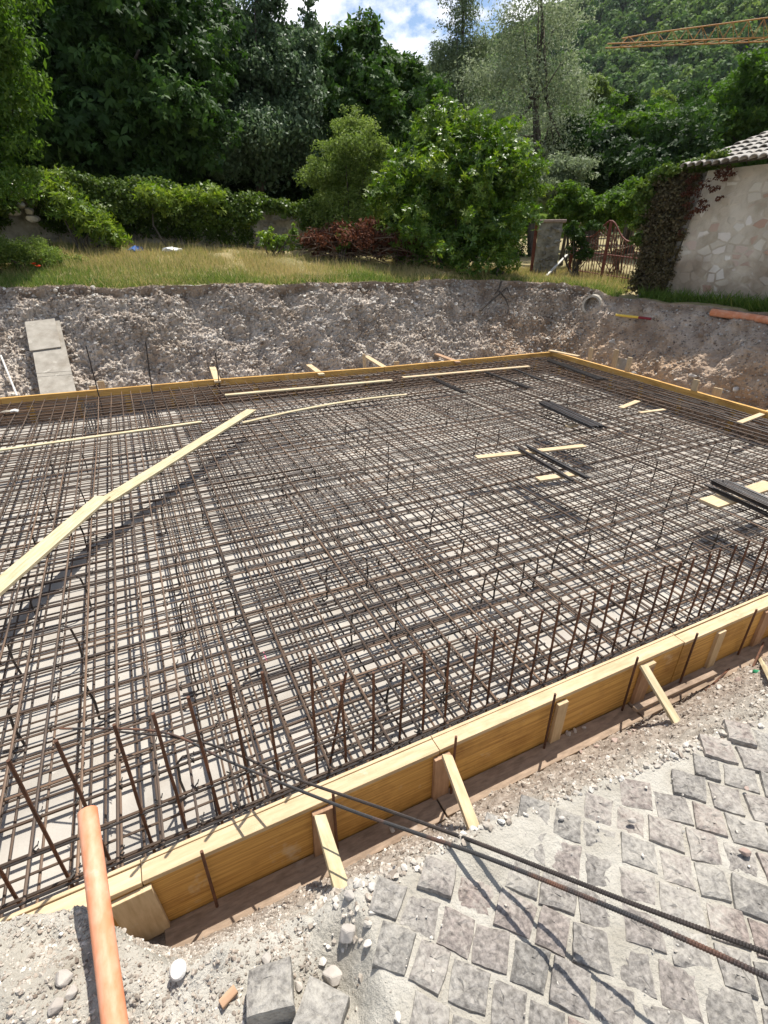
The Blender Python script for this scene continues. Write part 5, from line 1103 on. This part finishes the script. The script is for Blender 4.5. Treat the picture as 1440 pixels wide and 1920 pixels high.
mb = MB(); mb.tube([gp(f, Hg(f)) for f in np.linspace(0, 1, 30)], .026, 6); mb.build('top_rail', M['iron'], parent=r_)
for f in (.0, .5, 1.):
    mb = MB(); mb.tube([gp(f, -.1), gp(f, Hg(f))], .045, 6); mb.build('post', M['iron'], parent=r_)
rg = np.random.default_rng(71)
pbh = (ga+gb)/2-toc*1.0; r2 = thing('dry_branches', 'grey dry branches stacked behind the iron gate', 'branches', pbh); mb = MB()
for k in range(60):
    c = pbh+(gb-ga)*rg.uniform(-.5, .5)+[0, 0, rg.uniform(.3, 1.3)]-toc*rg.uniform(0, .6); d = rg.normal(size=3)*[.5, .5, 1.3]; d /= np.linalg.norm(d); mb.tube([c-d*.45, c+d*.45], [.02, .008], 4)
mb.build('branch', M['twig'], parent=r2)
bush('gate_creeper', 'leafy creeper grown over the left leaf of the iron gate', 'creeper', 1080, 18.6, Lb((1082, 455, 18.6, 16, 24), (1075, 430, 18.6, 12, 14), (1095, 475, 18.5, 14, 14), (1115, 425, 18.6, 14, 9)), 'lf_dark', 1800, .10, 39, tone_c=.7, core=.1)
# house
HX = 12.0
y1 = aty(1, 1, 1)[1]; cb0 = atx(1240, 555, HX); yc = cb0[1]; zb = cb0[2]-.3; ev = atx(1385, 311, HX); ze = ev[2]
y0 = 2.2
r_ = thing('old_house', 'old stone outbuilding with worn plaster wall and lichened tile roof', 'house', (HX, (yc+y0)/2, zb))
n1, n2 = 150, 70; g1 = np.linspace(0, 1, n1); g2 = np.linspace(0, 1, n2)
yy = y0+(yc-y0)*g1; A_ = np.zeros((n1, n2, 3)); A_[..., 1] = yy[:, None]-0*g2[None, :]; A_[..., 2] = zb+(ze-zb)*g2[None, :]; A_[..., 0] = HX+.22*g2[None, :]
A_[..., 1] -= (.28*g2[None, :])*g1[:, None]
A_[..., 0] += -.02*fbm(A_, 1.7, 4, .6, 33)-.014*np.abs(vn(A_, 5, 35))
o = grid('front_wall', A_-np.array(r_['_o']), M['plaster']); o.parent = r_
q = np.random.default_rng(72)
mb = MB(); mb.box((HX+2.8, yc-.2, (zb+ze)/2), (5.0, .4, ze-zb), (1, 0, 0), (0, 1, 0)); mb.box((HX+2.8, y0+.2, (zb+ze)/2), (5.0, .4, ze-zb)); mb.box((HX+5.4, (yc+y0)/2, (zb+ze)/2), (.4, yc-y0, ze-zb)); mb.build('wall', M['wallstone'], parent=r_)
# roof of curved tiles
rise_ = .30; nt_ = int((yc+.15-y0)/.19)
mb = MB(); mb.box((HX+1.72, (yc+y0)/2, ze+.085+1.72*rise_), (3.45/math.cos(math.atan(rise_)), yc-y0+.3, .05), (1, 0, rise_), (0, 1, 0)); mb.build('roof_deck', M['bark'], parent=r_)
mb = MB()
for i in range(nt_):
    y = y0+.1+i*.19
    for j in range(9):
        x = HX-.22+j*.40; z = ze+.135+(x-HX)*rise_+q.uniform(-.012, .012); k = 7; V_ = []
        for e, (xx, rad) in enumerate(((x, .098), (x+.46, .075))):
            for s in range(k):
                an = math.pi*s/(k-1); V_.append((xx, y+q.uniform(-.004, .004)+rad*math.cos(an), z+(.46*rise_ if e else 0)+.03*(1-e)+rad*.75*math.sin(an)-.02))
        V_ += [(v[0], v[1], v[2]-.016) for v in V_]
        f_ = [(s, s+1, k+s+1, k+s) for s in range(k-1)]+[(2*k+s+1, 2*k+s, 3*k+s, 3*k+s+1) for s in range(k-1)]+[(s+1, s, 2*k+s, 2*k+s+1) for s in range(k-1)]
        mb.add(V_, f_, q.uniform(0, 1))
mb.build('roof_tiles', M['tile'], parent=r_)
mb = MB(); mb.box((HX+3.5, (yc+y0)/2, ze+.16+3.5*rise_), (.35, yc-y0+.3, .18)); mb.build('ridge', M['tile'], parent=r_, bevel=.06)
# ruined wall with ivy at the corner
ib = atx(1214, 548, HX-.05); r_ = thing('ivy_covered_buttress', 'stone buttress buried in dry ivy at the house corner', 'buttress', (ib[0], ib[1], zb))
yb1 = atx(1190, 545, HX-.1)[1]; A_ = np.zeros((24, 40, 3)); ga_, gb_ = np.meshgrid(np.linspace(0, 1, 24), np.linspace(0, 1, 40), indexing='ij')
A_[..., 1] = yc+.02+(yb1-yc-.05)*ga_*(1-.35*gb_)-.3*gb_*(1-ga_*.5); A_[..., 2] = zb+(ze-zb-.2)*gb_; A_[..., 0] = HX-.12+.34*gb_-.04*fbm(A_*[1, 1, 1], 2.2, 3, .6, 77)
o = grid('stone_face', A_-np.array(r_['_o']), M['wallstone']); o.parent = r_
mb = MB(); mb.box((HX+.75, (yc+yb1)/2+.1, (zb+ze)/2-.2), (1.0, abs(yb1-yc)*.7, ze-zb-.3)); mb.build('core', M['wallstone'], parent=r_)
rg = np.random.default_rng(80)
L_ = []
for f in np.linspace(.03, 1, 12):
    for a in np.linspace(.1, .9, 4):
        px = np.interp(f, [0, 1], [1190, 1236])+(np.interp(f, [0, 1], [50, 62]))*a; py = 545-(545-338)*f; p = atx(px, py, HX-.10+.25*f); L_.append((p, (.22, .26, .24)))
crown('dry_ivy', L_, 8, .55, 15000, .065, M['lf_ivybrown'], r_, rg, .3, asp=.7, tone_c=.35)
L_ = [(atx(px, py, HX+.1), (.3, .25, .16)) for px, py in [(1238, 335), (1255, 325), (1275, 318), (1295, 312), (1315, 312), (1330, 305), (1222, 350), (1350, 298)]]
L_ += [(atx(px, py, HX-.05), (.18, .2, .2)) for px, py in [(1212, 372), (1205, 395), (1200, 420), (1196, 450), (1208, 360)]]
crown('green_ivy', L_, 9, .5, 6000, .07, M['lf_ivy'], r_, rg, .2, asp=.8, tone_c=.55)
L_ = [(atx(px, py, HX-.08), (.10, .16, .26)) for px, py in [(1300, 345), (1285, 370), (1320, 345), (1345, 340), (1340, 365), (1310, 375), (1290, 400), (1320, 395), (1270, 440), (1362, 335)]]
crown('creeper_stems', L_, 6, .5, 1500, .05, M['lf_brown'], r_, rg, 0, asp=.6, tone_c=.25)
# ================================================================== CRANE
D = 62.; tip = atd(1137, 86, D); q2 = atd(1440, 74, D+2.6); dj = (q2-tip)/np.linalg.norm(q2-tip)
sj = np.cross([0, 0, 1], dj); sj /= np.linalg.norm(sj)
r_ = thing('tower_crane', 'orange lattice crane jib reaching in over the wooded hill', 'crane', tip+dj*44-[0, 0, 16])
Lj = 44.; hgt = lambda s: .45+1.05*min(1, s/14)
mbc = MB(); mbd = MB(); mbt = MB(); step = 1.15; ks = np.arange(0, Lj, step)
for sgn in (-1, 1): mbc.tube([tip+sj*sgn*.55, tip+dj*Lj+sj*sgn*.55], .05, 6)
mbt.tube([tip+dj*1.2+[0, 0, .45]]+[tip+dj*s+[0, 0, hgt(s)] for s in ks[3:]], .055, 6)
for i, s in enumerate(ks[1:-1]):
    a = tip+dj*(s+step/2)+[0, 0, hgt(s+step/2)]
    for sgn in (-1, 1):
        mbd.tube([tip+dj*s+sj*sgn*.55, a], .024, 4); mbd.tube([a, tip+dj*(s+step)+sj*sgn*.55], .024, 4)
    mbd.tube([tip+dj*s+sj*.55, tip+dj*(s+step)-sj*.55], .03, 4)
mbc.build('bottom_chord', M['crane'], parent=r_); mbt.build('top_chord', M['crane'], parent=r_); mbd.build('lattice', M['crane'], parent=r_)
mb = MB(); mp_ = tip+dj*44; 
for a, b in ((-1, -1), (-1, 1), (1, 1), (1, -1)): mb.tube([mp_+dj*a*.7+sj*b*.7-[0, 0, 16], mp_+dj*a*.7+sj*b*.7+[0, 0, 5]], .09, 6)
for z in np.arange(-16, 5, 1.4):
    for a, b, c, d in ((-1, -1, 1, -1), (1, -1, 1, 1), (1, 1, -1, 1), (-1, 1, -1, -1)): mb.tube([mp_+dj*a*.7+sj*b*.7+[0, 0, z], mp_+dj*c*.7+sj*d*.7+[0, 0, z+1.4]], .05, 4)
mb.build('mast', M['crane'], parent=r_)
# ================================================================== HILLS
azs = np.radians(np.linspace(-75, 130, 260)); rs = np.concatenate([np.linspace(58, 130, 40), np.linspace(134, 420, 80)])
AZ, RR = np.meshgrid(azs, rs, indexing='ij'); degA = np.degrees(AZ)
elev = np.interp(degA, [-75, -20, 0, 12, 19, 25, 29, 35.4, 40, 45, 52, 60, 80, 130], [13, 14, 15, 15.5, 14.6, 11.8, 12.4, 14.2, 15.8, 17.4, 19.2, 21, 22, 18])
PH = np.stack([RR*np.sin(AZ), RR*np.cos(AZ), 0*AZ], -1)
s_ = np.clip((RR-58)/(400-58), 0, 1); prof = .25*s_+.75*s_**1.25
mid = np.exp(-((degA-62)/14)**2)*np.exp(-((RR-150)/45)**2)*9
HZ = 2.6+2.0*np.clip((RR-58)/20, 0, 1)*.2+RR*np.tan(np.radians(elev))*prof+mid+2.2*fbm(PH, .02, 4, .5, 12)*np.clip((RR-60)/40, 0, 1)
PH[..., 2] = HZ; o = grid('hills', PH, M['hillsoil']); tag(o, 'steep wooded hillside closing the view', 'hill', kind='structure')
fr_ = np.random.default_rng(90); Vs, Ts = [], []
NT = 5200; qa = fr_.choice(np.where((azs > math.radians(-12)) & (azs < math.radians(72)))[0], NT); qr = fr_.choice(len(rs), NT, p=(rs*np.gradient(rs))/(rs*np.gradient(rs)).sum())
C0 = PH[qa, qr]+fr_.normal(size=(NT, 3))*[1.5, 1.5, 0]; sz = fr_.uniform(2.0, 4.2, NT)*(.75+.5*np.clip(qr/len(rs), 0, 1))
tree_t = np.clip(.45+.22*fr_.normal(size=NT)+.25*vn(C0, .02, 7), 0.02, .98)
per = 105; idx = np.repeat(np.arange(NT), per); n = len(idx)
d = fr_.normal(size=(n, 3)); d /= np.linalg.norm(d, axis=1)[:, None]; d[:, 2] = np.abs(d[:, 2])*1.0-.15
rr2 = sz[idx]*(.75+.3*fr_.random(n)); Pp = C0[idx]+d*rr2[:, None]*[1, 1, 1.15]+np.stack([0*rr2, 0*rr2, sz[idx]*.55], -1)
nr = d+fr_.normal(size=(n, 3))*.5+[0, 0, .3]; nr /= np.linalg.norm(nr, axis=1)[:, None]; t_ = np.cross(nr, fr_.normal(size=(n, 3))); t_ /= np.linalg.norm(t_, axis=1)[:, None]; b_ = np.cross(nr, t_)
s3 = (sz[idx]*.36*(.6+.8*fr_.random(n)))[:, None]*.5
V = np.stack([Pp-t_*s3, Pp+b_*s3, Pp+t_*s3-nr*s3*.4, Pp-b_*s3], 1).reshape(-1, 3); tn = np.repeat(np.clip(tree_t[idx]+.1*fr_.normal(size=n), 0, 1), 4)
o = meshobj('hill_forest', fastmesh('hill_forest', V, 4, tn, M['lf_hill'])); o['kind'] = 'stuff'; o['label'] = 'dense broadleaf forest covering the hillside'; o['category'] = 'forest'
# ---- summer haze: one box of air round the place
hb = MB(); hb.box((60, 130, 91.9), (1100, 900, 186.2)); o = hb.build('haze', M['wire']); hm = bpy.data.materials.new('haze_air'); hm.use_nodes = True
t = hm.node_tree; t.nodes.remove(t.nodes['Principled BSDF']); pv = N(t, 'ShaderNodeVolumePrincipled', Density=.00007, Anisotropy=.2); pv.inputs['Color'].default_value = (.82, .90, 1, 1)
t.links.new(pv.outputs[0], t.nodes['Material Output'].inputs['Volume']); o.data.materials.clear(); o.data.materials.append(hm); o['kind'] = 'stuff'; o['label'] = 'light summer haze'; o['category'] = 'haze'
cleanup()
print('OBJECTS', len(bpy.data.objects))
